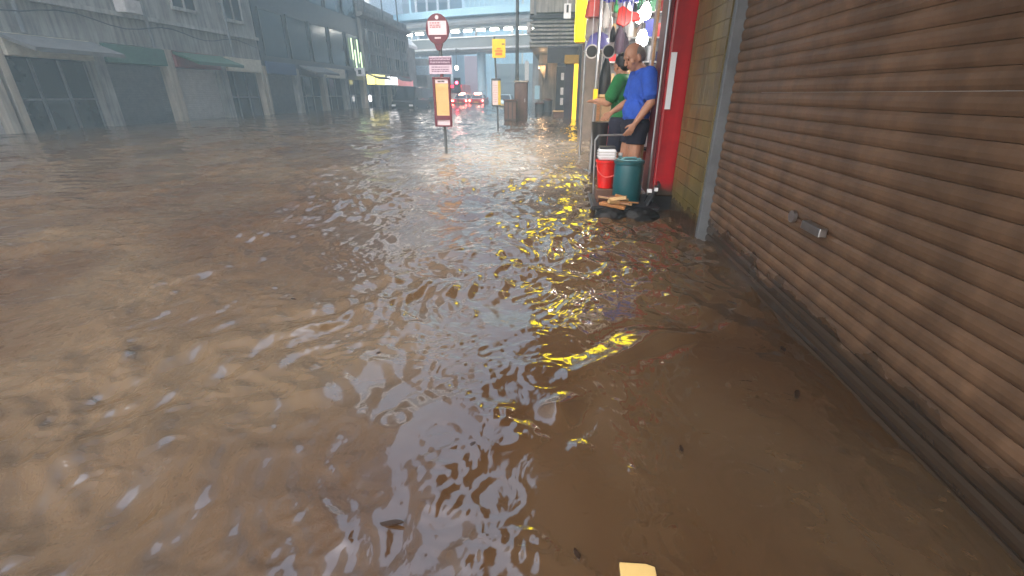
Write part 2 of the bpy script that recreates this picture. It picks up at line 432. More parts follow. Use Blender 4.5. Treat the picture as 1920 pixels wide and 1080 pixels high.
M_canv = mat('grey_canvas', (.12, .12, .12), .8, var=.3); M_canvg = mat('green_canvas', (.04, .09, .06), .8, var=.3)
bA = facade_building('tenement_building', 'grey-beige tenement block nearest on the far side of the flooded street', -2, 12.6, 62, M_beige, 8, 4, (4.2, 3.2))  # height stretched out of view to block sky reflected in the water
shop_bays(bA, -2, 12.6, 4, [('s', 0, M_sred, M_canv), ('s', 1, M_scream, None), ('g', 0, M_sgreen, M_canvg), ('s', 0, M_sblue, None)])
bB = facade_building('tenement_building', 'plain grey concrete tenement next to the dark glazed block', 12.7, 25.2, 60, M_conc, 7, 4, (4.4, 3.3))  # unseen upper storeys raised to keep sky out of the water's reflection
shop_bays(bB, 12.7, 25.2, 4, [('g', 0, M_scream, M_canv), ('s', 1, M_sgreen, None), ('s', 0, M_sred, M_canvg), ('g', 0, M_scream, None)])
# dark glazed block with lit strips
bC = thing('office_building', 'dark blue-black glazed block with thin lit vertical strips', 'building', (-23, 32, -.3))
obj('wall', MB().box(-30, FX, 25.3, 38.7, 2.5, 56), mat('dark_cladding', (.035, .045, .055), .35, var=.4, scale=.7), bC)  # top extended beyond view to shade the water's reflection from the sky
for f in range(9):
    for c in range(5):
        z, y = 3.0 + f * 3.4, 25.7 + c * 2.62
        wn = MB(); wn.box(FX + .002, FX + .07, y, y + .08, z, z + 2.3); wn.box(FX + .002, FX + .07, y + 2.2, y + 2.28, z, z + 2.3); wn.box(FX + .002, FX + .07, y + .08, y + 2.2, z + 2.2, z + 2.3)
        wo = obj('window', wn, M_pole, bC)
        obj('pane', MB().box(FX + .004, FX + .03, y + .08, y + 2.2, z, z + 2.2), M_glassb, wo)
for y, z0, z1 in ((36.9, 3.5, 4.95), (37.35, 2.95, 4.2), (37.95, 3.3, 4.95), (38.4, 2.9, 4.1)):
    obj('lit_strip', MB().box(FX + .1, FX + .16, y - .05, y + .05, z0, z1), E_strip, bC)
shop_bays(bC, 25.3, 38.7, 4, [('s', 1, M_sblue, None), ('g', 0, M_dark, M_canv), ('g', 0, M_scream, None), ('g', 0, M_dark, None)], top=2.48)
wb = thing('projecting_sign', 'small white box sign with black mark on the dark glazed block', 'sign', (-15.6, 37.2, 2.65))
obj('sign_box', MB().box(-15.99, -15.2, 37.1, 37.3, 2.35, 2.95), M_white, wb, bevel=.02)
obj('mark', MB().box(-15.7, -15.45, 37.085, 37.098, 2.5, 2.8), M_black, wb)
lm = thing('wall_lamp', 'small white glowing lamp low on the shopfront beneath the yellow sign', 'lamp', (-15.8, 38.75, .75))
obj('bracket', MB().box(-15.98, -15.75, 38.7, 38.8, .95, 1.0), M_dark, lm)
obj('lamp_glass', MB().lathe([(.06, 0), (.13, .1), (.13, .4), (.05, .5)], (-15.65, 38.75, .5), 12), E_white, lm, smooth=True)
# old concrete building with two rows of dark windows
bD = facade_building('old_concrete_building', 'weathered grey low building with two rows of dark windows and a cornice', 38.8, 51, 6.6, M_conc, 2, 5, (3.15, 1.75), win=(1.05, 1.15), ac=False, pil=(39.15, 50.6))
obj('cornice', MB().prism([(FX + .23, 6.62), (FX + .5, 6.75), (FX + .55, 6.95), (FX - 14, 6.95), (FX - 14, 6.62)], 'y', 38.75, 51.1), M_conc2, bD)
obj('parapet', MB().box(FX - .2, FX + .1, 38.8, 51, 6.96, 7.5), M_conc, bD)
obj('roof_shed', MB().prism([(FX - 5, 6.96), (FX - 1, 6.96), (FX - 1, 8.3), (FX - 3, 9.2), (FX - 5, 8.3)], 'y', 46, 50.5), M_conc2, bD)
shop_bays(bD, 38.8, 51, 4, [('g', 0, M_dark, M_canv), ('g', 0, M_scream, None), ('g', 0, M_sred, M_canv), ('s', 1, M_sred, None)])
def lightbox(label, y0, y1, z0, z1, e, x0=FX + .14, x1=FX + .5):
    t = thing('shop_sign', label, 'sign', ((x0 + x1) / 2, (y0 + y1) / 2, z0))
    obj('sign_box', MB().box(x0, x1 - .02, y0, y1, z0, z1), M_greymetal, t, bevel=.02)
    obj('lit_face', MB().box(x1 - .018, x1 + .01, y0 + .05, y1 - .05, z0 + .05, z1 - .05), e, t)
    obj('lit_end', MB().box(x0 + .03, x1 - .05, y0 - .02, y0 - .001, z0 + .05, z1 - .05), e, t)
lightbox('glowing pale yellow shop sign low on the old building', 39.0, 41.2, 1.75, 2.6, E_yel2, FX + .14, FX + .9)
lightbox('bright white lit shop sign beside the pink one', 43.2, 45.0, 1.8, 2.55, E_white, FX + .14, FX + .7)
lightbox('long dull pink lit shop sign on the old building', 45.2, 50.2, 1.75, 2.4, E_pink, FX + .14, FX + .6)
for b_, y0_, y1_ in ((bA, 5, 12.4), (bB, 13, 25), (bD, 39.6, 50)):
    for k in range(3):
        yy = y0_ + (y1_ - y0_) * (k + .12) / 2.6
        obj('drainpipe', MB().cyl((FX + .2, yy, 2.76), (FX + .2, yy, 12), .06, 8).box(FX + .02, FX + .2, yy - .07, yy + .07, 4.9, 4.95), M_greymetal, b_)
    cpts = [(FX + .26, y0_ + (y1_ - y0_) * t, 3.25 + .25 * math.sin(t * 9.4) ** 2) for t in np.linspace(0, 1, 22)]
    obj('cable', MB().tube(cpts, .018, 6), M_black, b_)
# tall pale blocks behind
def tower(label, x0, x1, y0, y1, h, m, mm, nv, nh, glass=None):
    t = thing('tower_block', label, 'building', ((x0 + x1) / 2, (y0 + y1) / 2, -.3))
    obj('wall', MB().box(x0, x1, y0, y1, -.3, h), m, t)
    v = MB()
    for i in range(nv + 1):
        x = x0 + (x1 - x0) * i / nv; v.box(x - .18, x + .18, y0 - .35, y0 - .002, 2, h)
    obj('mullions', v, mm, t)
    f = MB()
    for k in range(nh):
        z = 3 + (h - 4) * k / nh; f.box(x0 + .2, x1 - .2, y0 - .2, y0 - .003, z, z + .7)
    obj('floor_bands', f, m, t)
    if glass:
        f = MB()
        for k in range(nh):
            z = 3 + (h - 4) * k / nh + .71; f.box(x0 + .2, x1 - .2, y0 - .08, y0 - .004, z, z + (h - 4) / nh - .72)
        obj('window_bands', f, glass, t)
    return t
M_tow = mat('hazed_pale_blue_cladding', (.42, .68, .80), .4, var=.1, scale=.2)  # blue brightened and tinted so the colour carries distance haze
M_tow2 = mat('white_cladding', (.75, .76, .76), .5, var=.06, scale=.2)
M_towd = mat('grey_blue_cladding', (.16, .20, .24), .4, var=.2, scale=.3)
tower('blank pale tower behind the old low building', -31, -25.3, 66, 80, 45, M_tow2, M_tow2, 1, 3)
tower('grey tower with white floor bands left of the bus stop sign', -26.5, -20.5, 92, 104, 50, M_towd, M_tow2, 3, 14, M_glassb)
tower('wide pale blue glass tower beyond the elevated walkway', -24, -9.5, 126, 140, 62, M_tow, mat('lighter_blue_fins', (.58, .80, .90), .4), 12, 18)
tower('slim pale tower with cream edge right of the wide glass one', -9.2, 3, 118, 134, 60, M_tow, mat('cream_cladding', (.7, .66, .48), .5), 4, 15)
tower('distant blue-grey block at the left behind the rooftops', -46, -33, 110, 124, 55, M_towd, M_tow, 6, 16, M_glassb)
# stepped gables behind the old building
gb = thing('gabled_building', 'grey building with sloping white roof slabs behind the old block', 'building', (-23, 58, -.3))
obj('wall', MB().prism([(-30, -.3), (-18.5, -.3), (-18.5, 6.2), (-22, 9.5), (-30, 9.5)], 'y', 55, 62), M_conc, gb)
obj('roof', MB().prism([(-18.2, 6.15), (-18.2, 6.5), (-22, 10.1), (-30, 10.1), (-30, 9.52), (-21.9, 9.52)], 'y', 54.6, 62.3), M_tow2, gb)
for i in range(3):
    wn = obj('window', MB().box(-28.5 + i * 2.6, -26.9 + i * 2.6, 54.9, 54.998, 6.6, 8.2), M_conc2, gb)
    obj('pane', MB().box(-28.4 + i * 2.6, -27 + i * 2.6, 54.86, 54.899, 6.7, 8.1), M_glass, wn)
lb = thing('low_block', 'dim low block under the walkway with a pale band', 'building', (-22, 66, -.3))
obj('wall', MB().box(-30, -17.3, 62.5, 72, -.3, 5.2), M_conc, lb)
obj('fascia', MB().box(-30, -16.9, 62.1, 62.498, 3.3, 4.4), mat('pale_blue_fascia', (.42, .55, .62), .5), lb)

# ------------------------------------------------------------------ elevated covered walkway across the street
br = thing('elevated_walkway', 'curved elevated covered walkway with a row of downlights crossing above the street', 'footbridge', (-9, 72, -.3))
path = []
for i in range(41):
    t = i / 40; x = -34 + 50 * t; path.append((x, 66 + .0105 * (x - 8) ** 2 * .75))
obj('deck', MB().sweep([(-1.9, 6.3), (1.9, 6.3), (2.1, 6.9), (-2.1, 6.9)], path), M_conc, br)
obj('parapet', MB().sweep([(1.7, 6.92), (2.0, 6.92), (2.0, 8.0), (1.7, 8.0)], path), mat('grey_parapet_panel', (.2, .22, .22), .5, var=.15, scale=.5), br)
obj('handrail', MB().sweep([(1.75, 8.003), (2.1, 8.003), (2.1, 8.12), (1.75, 8.12)], path), M_tow2, br)
obj('drip_edge', MB().sweep([(1.9, 6.6), (2.25, 6.6), (2.25, 6.82), (2.0, 6.82)], path), M_tow2, br)
obj('roof', MB().sweep([(-2.6, 9.3), (2.6, 9.1), (2.7, 9.6), (0, 10.7), (-2.6, 10.2)], path), mat('beige_grey_roof', (.24, .24, .23), .5, var=.12, scale=.4), br)
obj('gutter', MB().sweep([(2.72, 9.4), (3.0, 9.4), (3.0, 9.75), (2.72, 9.75)], path), M_conc2, br)
obj('upper_roof', MB().sweep([(-1.4, 10.72), (1.2, 10.72), (1.0, 11.6), (-1.2, 11.6)], path), M_tow, br)
for i in range(2, 40, 4):
    x, y = path[i]; obj('roof_post', MB().box(x - .12, x + .12, y - 1.9 + .2, y - 1.9 + .44, 6.9, 9.15), M_greymetal, br)
for x in np.linspace(-31, 6, 21):
    y = 66 + .0105 * (x - 8) ** 2 * .75
    obj('downlight', MB().box(x - .55, x + .55, y - 2.62, y - 2.3, 8.62, 8.86), E_down, br)
obj('lamp_rail', MB().sweep([(2.3, 8.9), (2.62, 8.9), (2.62, 9.02), (2.3, 9.02)], path), M_greymetal, br)
for x, m in ((-18.6, M_beige), (-11.1, M_tow), (-3.2, M_conc2), (3.5, M_conc2)):
    y = 66 + .0105 * (x - 8) ** 2 * .75
    obj('column', MB().cyl((x, y, -.4), (x, y, 6.32), .62, 20), m, br, smooth=True)
sc = thing('stair_canopy', 'pale blue sloping stair canopy at the left end of the walkway', 'canopy', (-20, 68, -.3))
obj('roof', MB().prism([(-23.6, 4.6), (-15.6, 4.9), (-15.6, 5.6), (-23.6, 5.3)], 'y', 64.6, 66.2), mat('pale_blue_fascia', (.42, .55, .62), .5), sc)
obj('stair', MB().prism([(-23.5, -.3), (-22.8, -.3), (-16.5, 3.5), (-16.5, 4.2), (-23.5, .2)], 'y', 64.8, 66), M_lilac, sc)
for x in (-23, -19.2, -16): obj('post', MB().cyl((x, 65.4, -.3), (x, 65.4, 4.65), .09, 10), M_pole, sc)
hl = thing('hanging_lamp', 'single white lamp hung beneath the walkway', 'lamp', (-13.2, 62, 4))
obj('arm', MB().tube([(-13.2, 68, 6.31), (-13.2, 62, 6.25), (-13.2, 62, 4.3)], .05), M_pole, hl)
obj('lamp_glass', MB().ball((-13.2, 62, 4.1), .24), E_down, hl, smooth=True)
# block glimpsed beneath the walkway
ub = tower('greenish grey block glimpsed beneath the walkway', -11.8, 2, 92, 100, 6.2, mat('green_grey_cladding', (.16, .2, .19), .6, var=.2), M_conc, 5, 2)
solo('concrete_pier', MB().box(-16.5, -14.3, 84, 86, -.3, 7), M_lilac, 'lilac-grey square pier behind the walkway', 'pier', bevel=.1)
solo('advert_panel', MB().box(-13.9, -12.4, 82, 82.3, .8, 2.6).box(-13.2, -13.1, 82.1, 82.2, -.3, .8), M_tow2, 'pale upright panel beyond the taxis', 'panel', bevel=.03)

# ------------------------------------------------------------------ vehicles
def quad_panel(mb, c, t0, t1, u0, u1, off):
    """panel proud of the quad c (4 corners: bl, br, tr, tl)"""
    c = [Vector(x) for x in c]; nrm = (c[1] - c[0]).cross(c[3] - c[0]).normalized()
    def P(t, u): return (c[0].lerp(c[1], t)).lerp(c[3].lerp(c[2], t), u)
    q = [P(t0, u0), P(t1, u0), P(t1, u1), P(t0, u1)]
    mb.hexa([x + nrm * .002 for x in q] + [x + nrm * off for x in q])
def car(label, loc, yaw, paint, roofpaint, prof, gh, W, group=None, lit=True, headlit=False, name='car', cat='car', sign=None):
    t = thing(name, label, cat, (0, 0, 0), group)
    hw = W / 2
    obj('body', MB().prism(prof, 'x', -hw, hw), paint, t, bevel=.09, seg=3, smooth=True)
    yb0, yb1, yt0, yt1, zb, zt, wb, wt = gh          # rear/front at belt, at roof
    B = [(-wb, yb0, zb), (wb, yb0, zb), (wb, yb1, zb), (-wb, yb1, zb)]; T = [(-wt, yt0, zt), (wt, yt0, zt), (wt, yt1, zt), (-wt, yt1, zt)]
    obj('roof', MB().hexa(B + T), roofpaint, t, bevel=.06, seg=3, smooth=True)
    def pan(nm, c, *a):
        m = MB(); quad_panel(m, c, *a, .014); return obj(nm, m, M_glass, t)
    pan('rear_window', (B[0], B[1], T[1], T[0]), .08, .92, .12, .86)
    pan('windscreen', (B[2], B[3], T[3], T[2]), .06, .94, .08, .9)
    pan('side_window', (B[1], B[2], T[2], T[1]), .08, .48, .12, .86); pan('side_window', (B[1], B[2], T[2], T[1]), .52, .9, .12, .86)
    pan('side_window', (B[3], B[0], T[0], T[3]), .1, .48, .12, .86); pan('side_window', (B[3], B[0], T[0], T[3]), .52, .92, .12, .86)
    y0 = min(p[0] for p in prof); y1 = max(p[0] for p in prof)
    for s in (-1, 1):
        obj('tail_lamp', MB().box(s * hw * .93 - .12, s * hw * .93 + .12 if s < 0 else s * hw * .93 + .03, y0 - .03, y0 + .05, .68, .86), E_tail if lit else M_redd, t, bevel=.02)
        obj('headlamp', MB().box(s * hw * .78 - .16, s * hw * .78 + .16, y1 - .05, y1 + .03, .6, .74), E_white if headlit else M_white, t, bevel=.02)
        obj('mirror', MB().box(s * (hw + .01), s * (hw + .17), yb1 - .5, yb1 - .4, zb - .02, zb + .14), paint, t, bevel=.02)
        for yy in (y0 + .8, y1 - .85):
            wh = obj('wheel', MB().cyl((s * (hw - .2), yy, .31), (s * (hw + .01), yy, .31), .31, 20), M_rubber, t, smooth=True)
            obj('rim', MB().cyl((s * (hw + .011), yy, .31), (s * (hw + .025), yy, .31), .19, 16), M_steel, wh)
    obj('bumper', MB().box(-hw * .97, hw * .97, y0 - .07, y0 + .1, .34, .52), M_pole, t, bevel=.03)
    obj('number_plate', MB().box(-.26, .26, y0 - .085, y0 - .071, .54, .65), M_yellow, t)
    obj('grille', MB().box(-.5, .5, y1 - .02, y1 + .025, .42, .58), M_black, t)
    if lit: obj('brake_light', MB().box(-.3, .3, yt0 - .12, yt0 - .02, zt - .12, zt - .06), E_tailc, t)
    if sign: obj('roof_sign', MB().box(-.3, .3, -.35, -.1, zt + .003, zt + .16), sign, t, bevel=.03)
    t.location = loc; t.rotation_euler = (0, 0, yaw); return t
SED = [(-2.25, .3), (-2.3, .6), (-2.22, .92), (-1.3, 1.0), (1.0, 1.0), (2.1, .8), (2.25, .6), (2.25, .3)]
SEDG = (-1.75, 1.15, -1.2, .3, .96, 1.46, .80, .62)
SUV = [(-2.25, .35), (-2.3, .7), (-2.2, 1.08), (1.0, 1.1), (2.1, 1.0), (2.3, .7), (2.3, .35)]
SUVG = (-2.15, 1.15, -2.0, .3, 1.04, 1.78, .86, .70)
VAN = [(-2.4, .35), (-2.45, .7), (-2.4, 1.15), (1.7, 1.15), (2.3, .95), (2.4, .7), (2.4, .35)]
VANG = (-2.38, 1.9, -2.3, 1.0, 1.1, 2.05, .86, .76)
P_black = mat('black_car_paint', (.012, .013, .016), .15, .1, var=.1); P_red = mat('red_car_paint', (.45, .012, .012), .2, var=.1)
P_silver = mat('silver_roof_paint', (.5, .5, .5), .3, .4, var=.1); P_cyan = mat('pale_silver_blue_paint', (.55, .68, .72), .25, .2, var=.08)
P_dgreen = mat('dark_green_van_paint', (.02, .05, .04), .3, var=.15); P_cream = mat('cream_minibus_paint', (.45, .42, .36), .35, var=.1)
car('black people carrier facing along the shops on the far side', (-12.35, 39.3, -.42), R(180), P_black, P_black, VAN, VANG, 1.8, lit=False, name='people_carrier', cat='car')
car('dark green van half hidden by the maroon timetable post', (-13.4, 51, -.42), R(180), P_dgreen, P_dgreen, VAN, VANG, 1.8, lit=False, headlit=True, name='van', cat='van')
car('red taxi on the left with glowing tail lamps', (-11.6, 57.5, -.42), 0, P_red, P_silver, SED, SEDG, 1.75, 'red taxis queueing', name='taxi', cat='taxi', sign=E_tailc)
car('red taxi on the right glowing nearer the pale sign post', (-9.9, 59, -.42), 0, P_red, P_silver, SED, SEDG, 1.75, 'red taxis queueing', name='taxi', cat='taxi', sign=E_tailc)
car('red taxi furthest back between the other two', (-11.4, 66, -.42), 0, P_red, P_silver, SED, SEDG, 1.75, 'red taxis queueing', name='taxi', cat='taxi', sign=E_tailc)
car('pale silver-blue car parked by the kerb behind the brown cabinets', (-5.1, 45, -.42), 0, P_cyan, P_cyan, SED, SEDG, 1.75, lit=False)
# minibus seen from behind
mbs = thing('minibus', 'cream minibus with a red upper body and lit red lamps', 'minibus', (0, 0, 0))
obj('body', MB().box(-1.0, 1.0, -3, 3, .4, 1.55), P_cream, mbs, bevel=.15, seg=3, smooth=True)
obj('roof', MB().hexa([(-.97, -2.95, 1.5), (.97, -2.95, 1.5), (.97, 2.9, 1.5), (-.97, 2.9, 1.5), (-.85, -2.85, 2.6), (.85, -2.85, 2.6), (.85, 2.6, 2.6), (-.85, 2.6, 2.6)]), P_red, mbs, bevel=.12, seg=3, smooth=True)
obj('rear_window', MB().box(-.7, .7, -2.985, -2.9, 1.62, 2.15), M_glass, mbs)
obj('lit_panel', MB().box(-.75, .75, -2.975, -2.87, 2.2, 2.48), E_redpan, mbs)
for s in (-1, 1):
    obj('tail_lamp', MB().box(s * .85 - .1, s * .85 + .1, -3.04, -2.98, .8, 1.15), E_tail, mbs, bevel=.02)
    for yy in (-1.9, 2): 
        wh = obj('wheel', MB().cyl((s * .78, yy, .36), (s * 1.01, yy, .36), .36, 18), M_rubber, mbs, smooth=True)
        obj('rim', MB().cyl((s * 1.011, yy, .36), (s * 1.03, yy, .36), .2, 14), M_steel, wh)
obj('bumper', MB().box(-.98, .98, -3.12, -2.95, .38, .6), M_pole, mbs, bevel=.03)
mbs.location = (-13.0, 62.5, -.42)
# red traffic light
tl = thing('traffic_light', 'traffic signal showing red beside the maroon bus post', 'traffic light', (-10.25, 48, -.4))
obj('pole', MB().cyl((-10.25, 48.1, -.42), (-10.25, 48.1, 2.5), .05), M_pole, tl)
obj('housing', MB().box(-10.42, -10.08, 47.85, 48.04, 1.3, 2.42), M_black, tl, bevel=.03)
obj('red_lens', MB().cyl((-10.25, 47.84, 2.1), (-10.25, 47.78, 2.1), .13, 18), E_redsig, tl)
obj('amber_lens', MB().cyl((-10.25, 47.84, 1.8), (-10.25, 47.79, 1.8), .1, 16), M_brownd, tl)
obj('green_lens', MB().cyl((-10.25, 47.84, 1.5), (-10.25, 47.79, 1.5), .1, 16), M_dark, tl)
obj('backing_board', MB().box(-10.6, -9.9, 48.05, 48.09, 1.15, 2.55), M_black, tl)

# ------------------------------------------------------------------ bus stop pole (maroon)
def bars(mb, x0, x1, y, zs, h, seed):
    r = random.Random(seed)
    for z in zs:
        x = x0
        while x < x1 - .01:
            L = min(r.uniform(.015, .06), x1 - x); mb.box(x, x + L, y - .004, y, z, z + h); x += L + .012
    return mb
bx, by = -2.19, 8.95
bs = thing('bus_stop_pole', 'maroon bus stop pole with round head and cream timetable case standing in the flood', 'bus stop', (bx, by, -.3))
obj('pole', MB().cyl((bx, by, -.32), (bx, by, 2.0), .03, 14), M_pole, bs, smooth=True)
dx, dz, dr = -2.275, 2.15, .215
dx = bx - .02
def disc(m, r, y0, y1, sq=1.13):
    pts = [(dx + r * math.cos(a) * .98, dz + r * sq * math.sin(a)) for a in np.linspace(0, 2 * math.pi, 40, endpoint=False)]
    return m.prism(pts, 'y', y0, y1)
hd = obj('sign_head', disc(MB(), dr, by - .06, by - .032), M_maroon, bs, bevel=.006)
obj('head_panel', MB().box(dx - .165, dx + .165, by - .066, by - .061, dz - .09, dz + .125), M_pinkwhite, hd)
obj('panel_print', bars(MB(), dx - .13, dx + .06, by - .0665, (dz + .085, dz + .05, dz + .02), .018, 3), M_ink, hd)
obj('emblem', MB().cyl((dx, by - .061, dz + .18), (dx, by - .066, dz + .18), .032, 16).box(dx - .055, dx + .055, by - .0655, by - .061, dz - .15, dz - .125), M_pinkwhite, hd)
obj('collar', MB().prism([(dx - .08, dz - .22), (dx + .08, dz - .22), (dx + .035, dz - .33), (dx - .035, dz - .33)], 'y', by - .05, by + .02), M_maroon, bs)
pl = obj('route_plate', MB().box(bx - .215, bx + .205, by - .055, by - .035, 1.43, 1.72), M_lilac, bs, bevel=.004)
obj('plate_header', MB().box(bx - .212, bx + .202, by - .06, by - .0555, 1.585, 1.70), M_purple, pl)
obj('plate_print', bars(bars(MB(), bx - .19, bx + .18, by - .0605, (1.66, 1.675), .01, 5), bx - .19, bx + .18, by - .0605, (1.61, 1.625), .01, 8), M_lilac, pl)
obj('plate_small_print', bars(MB(), bx - .17, bx + .15, by - .0555, (1.54, 1.50, 1.47), .012, 6), M_purple, pl)
cs = MB()
for (a0, a1, c0, c1) in ((-.165, -.125, .52, 1.38), (.125, .165, .52, 1.38), (-.125, .125, .52, .55), (-.125, .125, 1.35, 1.38), (-.125, .125, .64, .72)):
    cs.box(bx + a0, bx + a1, by - .09, by - .032, c0, c1)
case = obj('timetable_case', cs, M_maroon, bs, bevel=.006)
obj('timetable', MB().box(bx - .125, bx + .125, by - .06, by - .045, .72, 1.35), M_timet, case)
obj('lower_notice', MB().box(bx - .125, bx + .125, by - .06, by - .045, .55, .64), M_pinkwhite, case)
obj('case_header', MB().box(bx - .12, bx + .12, by - .066, by - .0605, 1.275, 1.34), M_pinkwhite, case)
obj('header_print', bars(MB(), bx - .07, bx + .06, by - .067, (1.295,), .025, 2), M_inkd, case)
obj('timetable_print', bars(MB(), bx - .10, bx + .09, by - .061, np.arange(.76, 1.24, .03), .008, 4), mat('pale_brown_print', (.5, .3, .12), .6), case)
obj('case_clip', MB().box(bx - .02, bx + .02, by - .05, by - .03, 1.381, 1.43), M_maroon, bs)
# minibus stop pole (yellow flag)
mx_, my = -2.0, 15.9
ms = thing('minibus_stop_pole', 'slim stop pole with a yellow flag and pale notice case standing in the flood', 'bus stop', (mx_, my, -.3))
obj('pole', MB().cyl((mx_ - .03, my, -.32), (mx_ - .14, my, 2.75), .028, 12), M_pole, ms, smooth=True)
fl = obj('flag', MB().box(mx_ - .2, mx_ + .22, my - .05, my - .03, 2.15, 2.68), M_yellow, ms, bevel=.006)
obj('flag_print', MB().box(mx_ - .1, mx_ + .12, my - .056, my - .0505, 2.22, 2.3).box(mx_ - .12, mx_ + .13, my - .056, my - .0505, 2.32, 2.37).box(mx_ - .06, mx_ + .08, my - .056, my - .0505, 2.39, 2.43), M_orange, fl)
obj('flag_corner', MB().box(mx_ + .1, mx_ + .2, my - .056, my - .0505, 2.52, 2.55), M_inkd, fl)
cs = MB()
for (a0, a1, c0, c1) in ((-.24, -.215, .72, 1.55), (-.215, .06, .72, .76), (-.215, .06, 1.49, 1.55)): cs.box(mx_ + a0, mx_ + a1, my - .08, my - .033, c0, c1)
case = obj('notice_case', cs, M_pole, ms)
obj('notice', MB().box(mx_ - .214, mx_ - .03, my - .07, my - .05, .761, 1.489), mat('pale_pink_notice', (.62, .48, .46), .5, var=.12), case)
obj('yellow_strip', MB().box(mx_ - .028, mx_ + .059, my - .07, my - .05, .761, 1.489), mat('mustard_panel', (.5, .36, .02), .5), case)
obj('notice_print', bars(MB(), mx_ - .19, mx_ - .05, my - .0705, np.arange(.85, 1.4, .07), .012, 12), M_ink, case)
# lamp post
lp = thing('lamp_post', 'tall dark slender lamp post behind the brown cabinets', 'lamp post', (-2.0, 22.6, -.3))
obj('post', MB().cone((-2.0, 22.6, -.32), (-2.0, 22.6, 9), .085, .055, 14), M_pole, lp, smooth=True)
obj('base', MB().cyl((-2.0, 22.6, -.31), (-2.0, 22.6, .9), .12, 14), M_pole, lp)
obj('arm', MB().tube([(-2.0, 22.6, 8.95), (-3.2, 22.6, 9.4), (-4.0, 22.6, 9.4)], .04), M_pole, lp)
obj('lantern', MB().box(-4.6, -3.9, 22.48, 22.72, 9.33, 9.47), M_greymetal, lp, bevel=.03)
# cabinets
cb = thing('utility_cabinet', 'tall brown utility cabinet at the kerb beside the lamp post', 'cabinet', (-1.75, 21.9, -.3))
obj('body', MB().box(-2.02, -1.46, 21.7, 22.1, -.3, 1.56), M_brown, cb, bevel=.02)
obj('cap', MB().box(-2.06, -1.42, 21.65, 22.15, 1.562, 1.63), M_beige, cb, bevel=.015)
obj('side_panel', MB().box(-2.045, -2.022, 21.72, 22.08, -.1, 1.5), M_brownd, cb)
obj('door', MB().box(-1.96, -1.52, 21.68, 21.698, .15, 1.45), M_brown, cb, bevel=.005)
obj('handle', MB().box(-1.58, -1.55, 21.655, 21.679, .75, .9), M_steel, cb)
lc = thing('low_cabinet', 'low dark brown cabinet in front of the tall one', 'cabinet', (-2.2, 20.8, -.3))
obj('body', MB().box(-2.4, -1.86, 20.7, 21.25, -.3, .82), M_brownd, lc, bevel=.02)
obj('lid', MB().box(-2.43, -1.83, 20.66, 21.28, .822, .87), M_brown, lc, bevel=.01)
for k in range(3): obj('panel_slat', MB().box(-2.36 + k * .18, -2.24 + k * .18, 20.68, 20.698, .1, .76), M_brown, lc)

# ------------------------------------------------------------------ right side of the street
CANO = mat('stained_canopy_soffit', (.10, .042, .02), .8, var=.35, scale=1.2)
# far arcade building with an overhanging podium
ra = thing('arcade_building', 'grey building overhanging the pavement with ribbed ledges', 'building', (4, 44, -.3))
obj('wall', MB().box(1.1, 12, 27, 62, -.3, 30), M_conc, ra)
obj('podium', MB().box(-1.75, 1.098, 31, 60, 3.7, 26), M_greymetal, ra)
rb_ = MB()
for k in range(7): rb_.box(-1.95 - .03 * (k % 2), 1.0, 30.72, 30.998, 3.72 + k * .21, 3.83 + k * .21)
obj('ledge_ribs', rb_, M_conc2, ra)
obj('dark_ledge', MB().box(-1.98, 1.05, 30.6, 30.998, 5.2, 5.36), M_dark, ra)
obj('fascia', MB().box(-1.6, 1.05, 30.7, 30.998, 5.5, 6.35), M_conc2, ra, bevel=.03)
obj('recess_shade', MB().box(-1.0, 1.05, 30.9, 30.999, 6.4, 8.6), M_dark, ra)  # dark panel stands in for the shade of a recess
obj('side_ribs', MB().box(-1.98, -1.752, 31.0, 59, 3.72, 4.0).box(-1.98, -1.752, 31, 59, 4.3, 4.6).box(-1.98, -1.752, 31, 59, 5.5, 6.3), M_conc2, ra)
for k in range(4): obj('air_conditioner', MB().box(-2.3, -1.99, 33 + 5 * k, 33.8 + 5 * k, 4.7, 5.3), M_lgrey, ra, bevel=.02)
obj('arcade_column', MB().box(-1.35, -.25, 36, 36.5, -.3, 3.69), M_beige, ra, bevel=.03)
obj('column_edge', MB().box(-1.6, -1.352, 35.95, 36.5, -.3, 3.69), M_conc2, ra)
obj('arcade_column', MB().box(-1.5, -1.0, 46, 46.5, -.3, 3.69), M_conc2, ra)
al = thing('arcade_lamp', 'warm orange lamp at the top of the arcade column', 'lamp', (-1.3, 35.6, 2.9))
obj('lamp_glass', MB().hexa([(-1.62, 35.6, 2.75), (-1.2, 35.6, 2.75), (-1.2, 35.8, 2.75), (-1.62, 35.8, 2.75), (-1.6, 35.6, 2.95), (-1.15, 35.6, 2.95), (-1.15, 35.8, 2.95), (-1.6, 35.8, 2.95)]), E_warm, al)
obj('lamp_shade', MB().hexa([(-1.25, 35.58, 2.2), (-1.12, 35.58, 2.1), (-1.12, 35.9, 2.1), (-1.25, 35.9, 2.2), (-1.6, 35.58, 2.96), (-1.1, 35.58, 2.96), (-1.1, 35.9, 2.96), (-1.6, 35.9, 2.96)]), M_beige, al)
ap = bpy.data.lights.new('arcade_lamp_light', 'POINT'); ap.energy = 9; ap.color = (1, .6, .3); ap.shadow_soft_size = .1
apo = bpy.data.objects.new('arcade_lamp_light', ap); COL.objects.link(apo); apo.parent = al; apo.location = (.0, -.4, -.1)
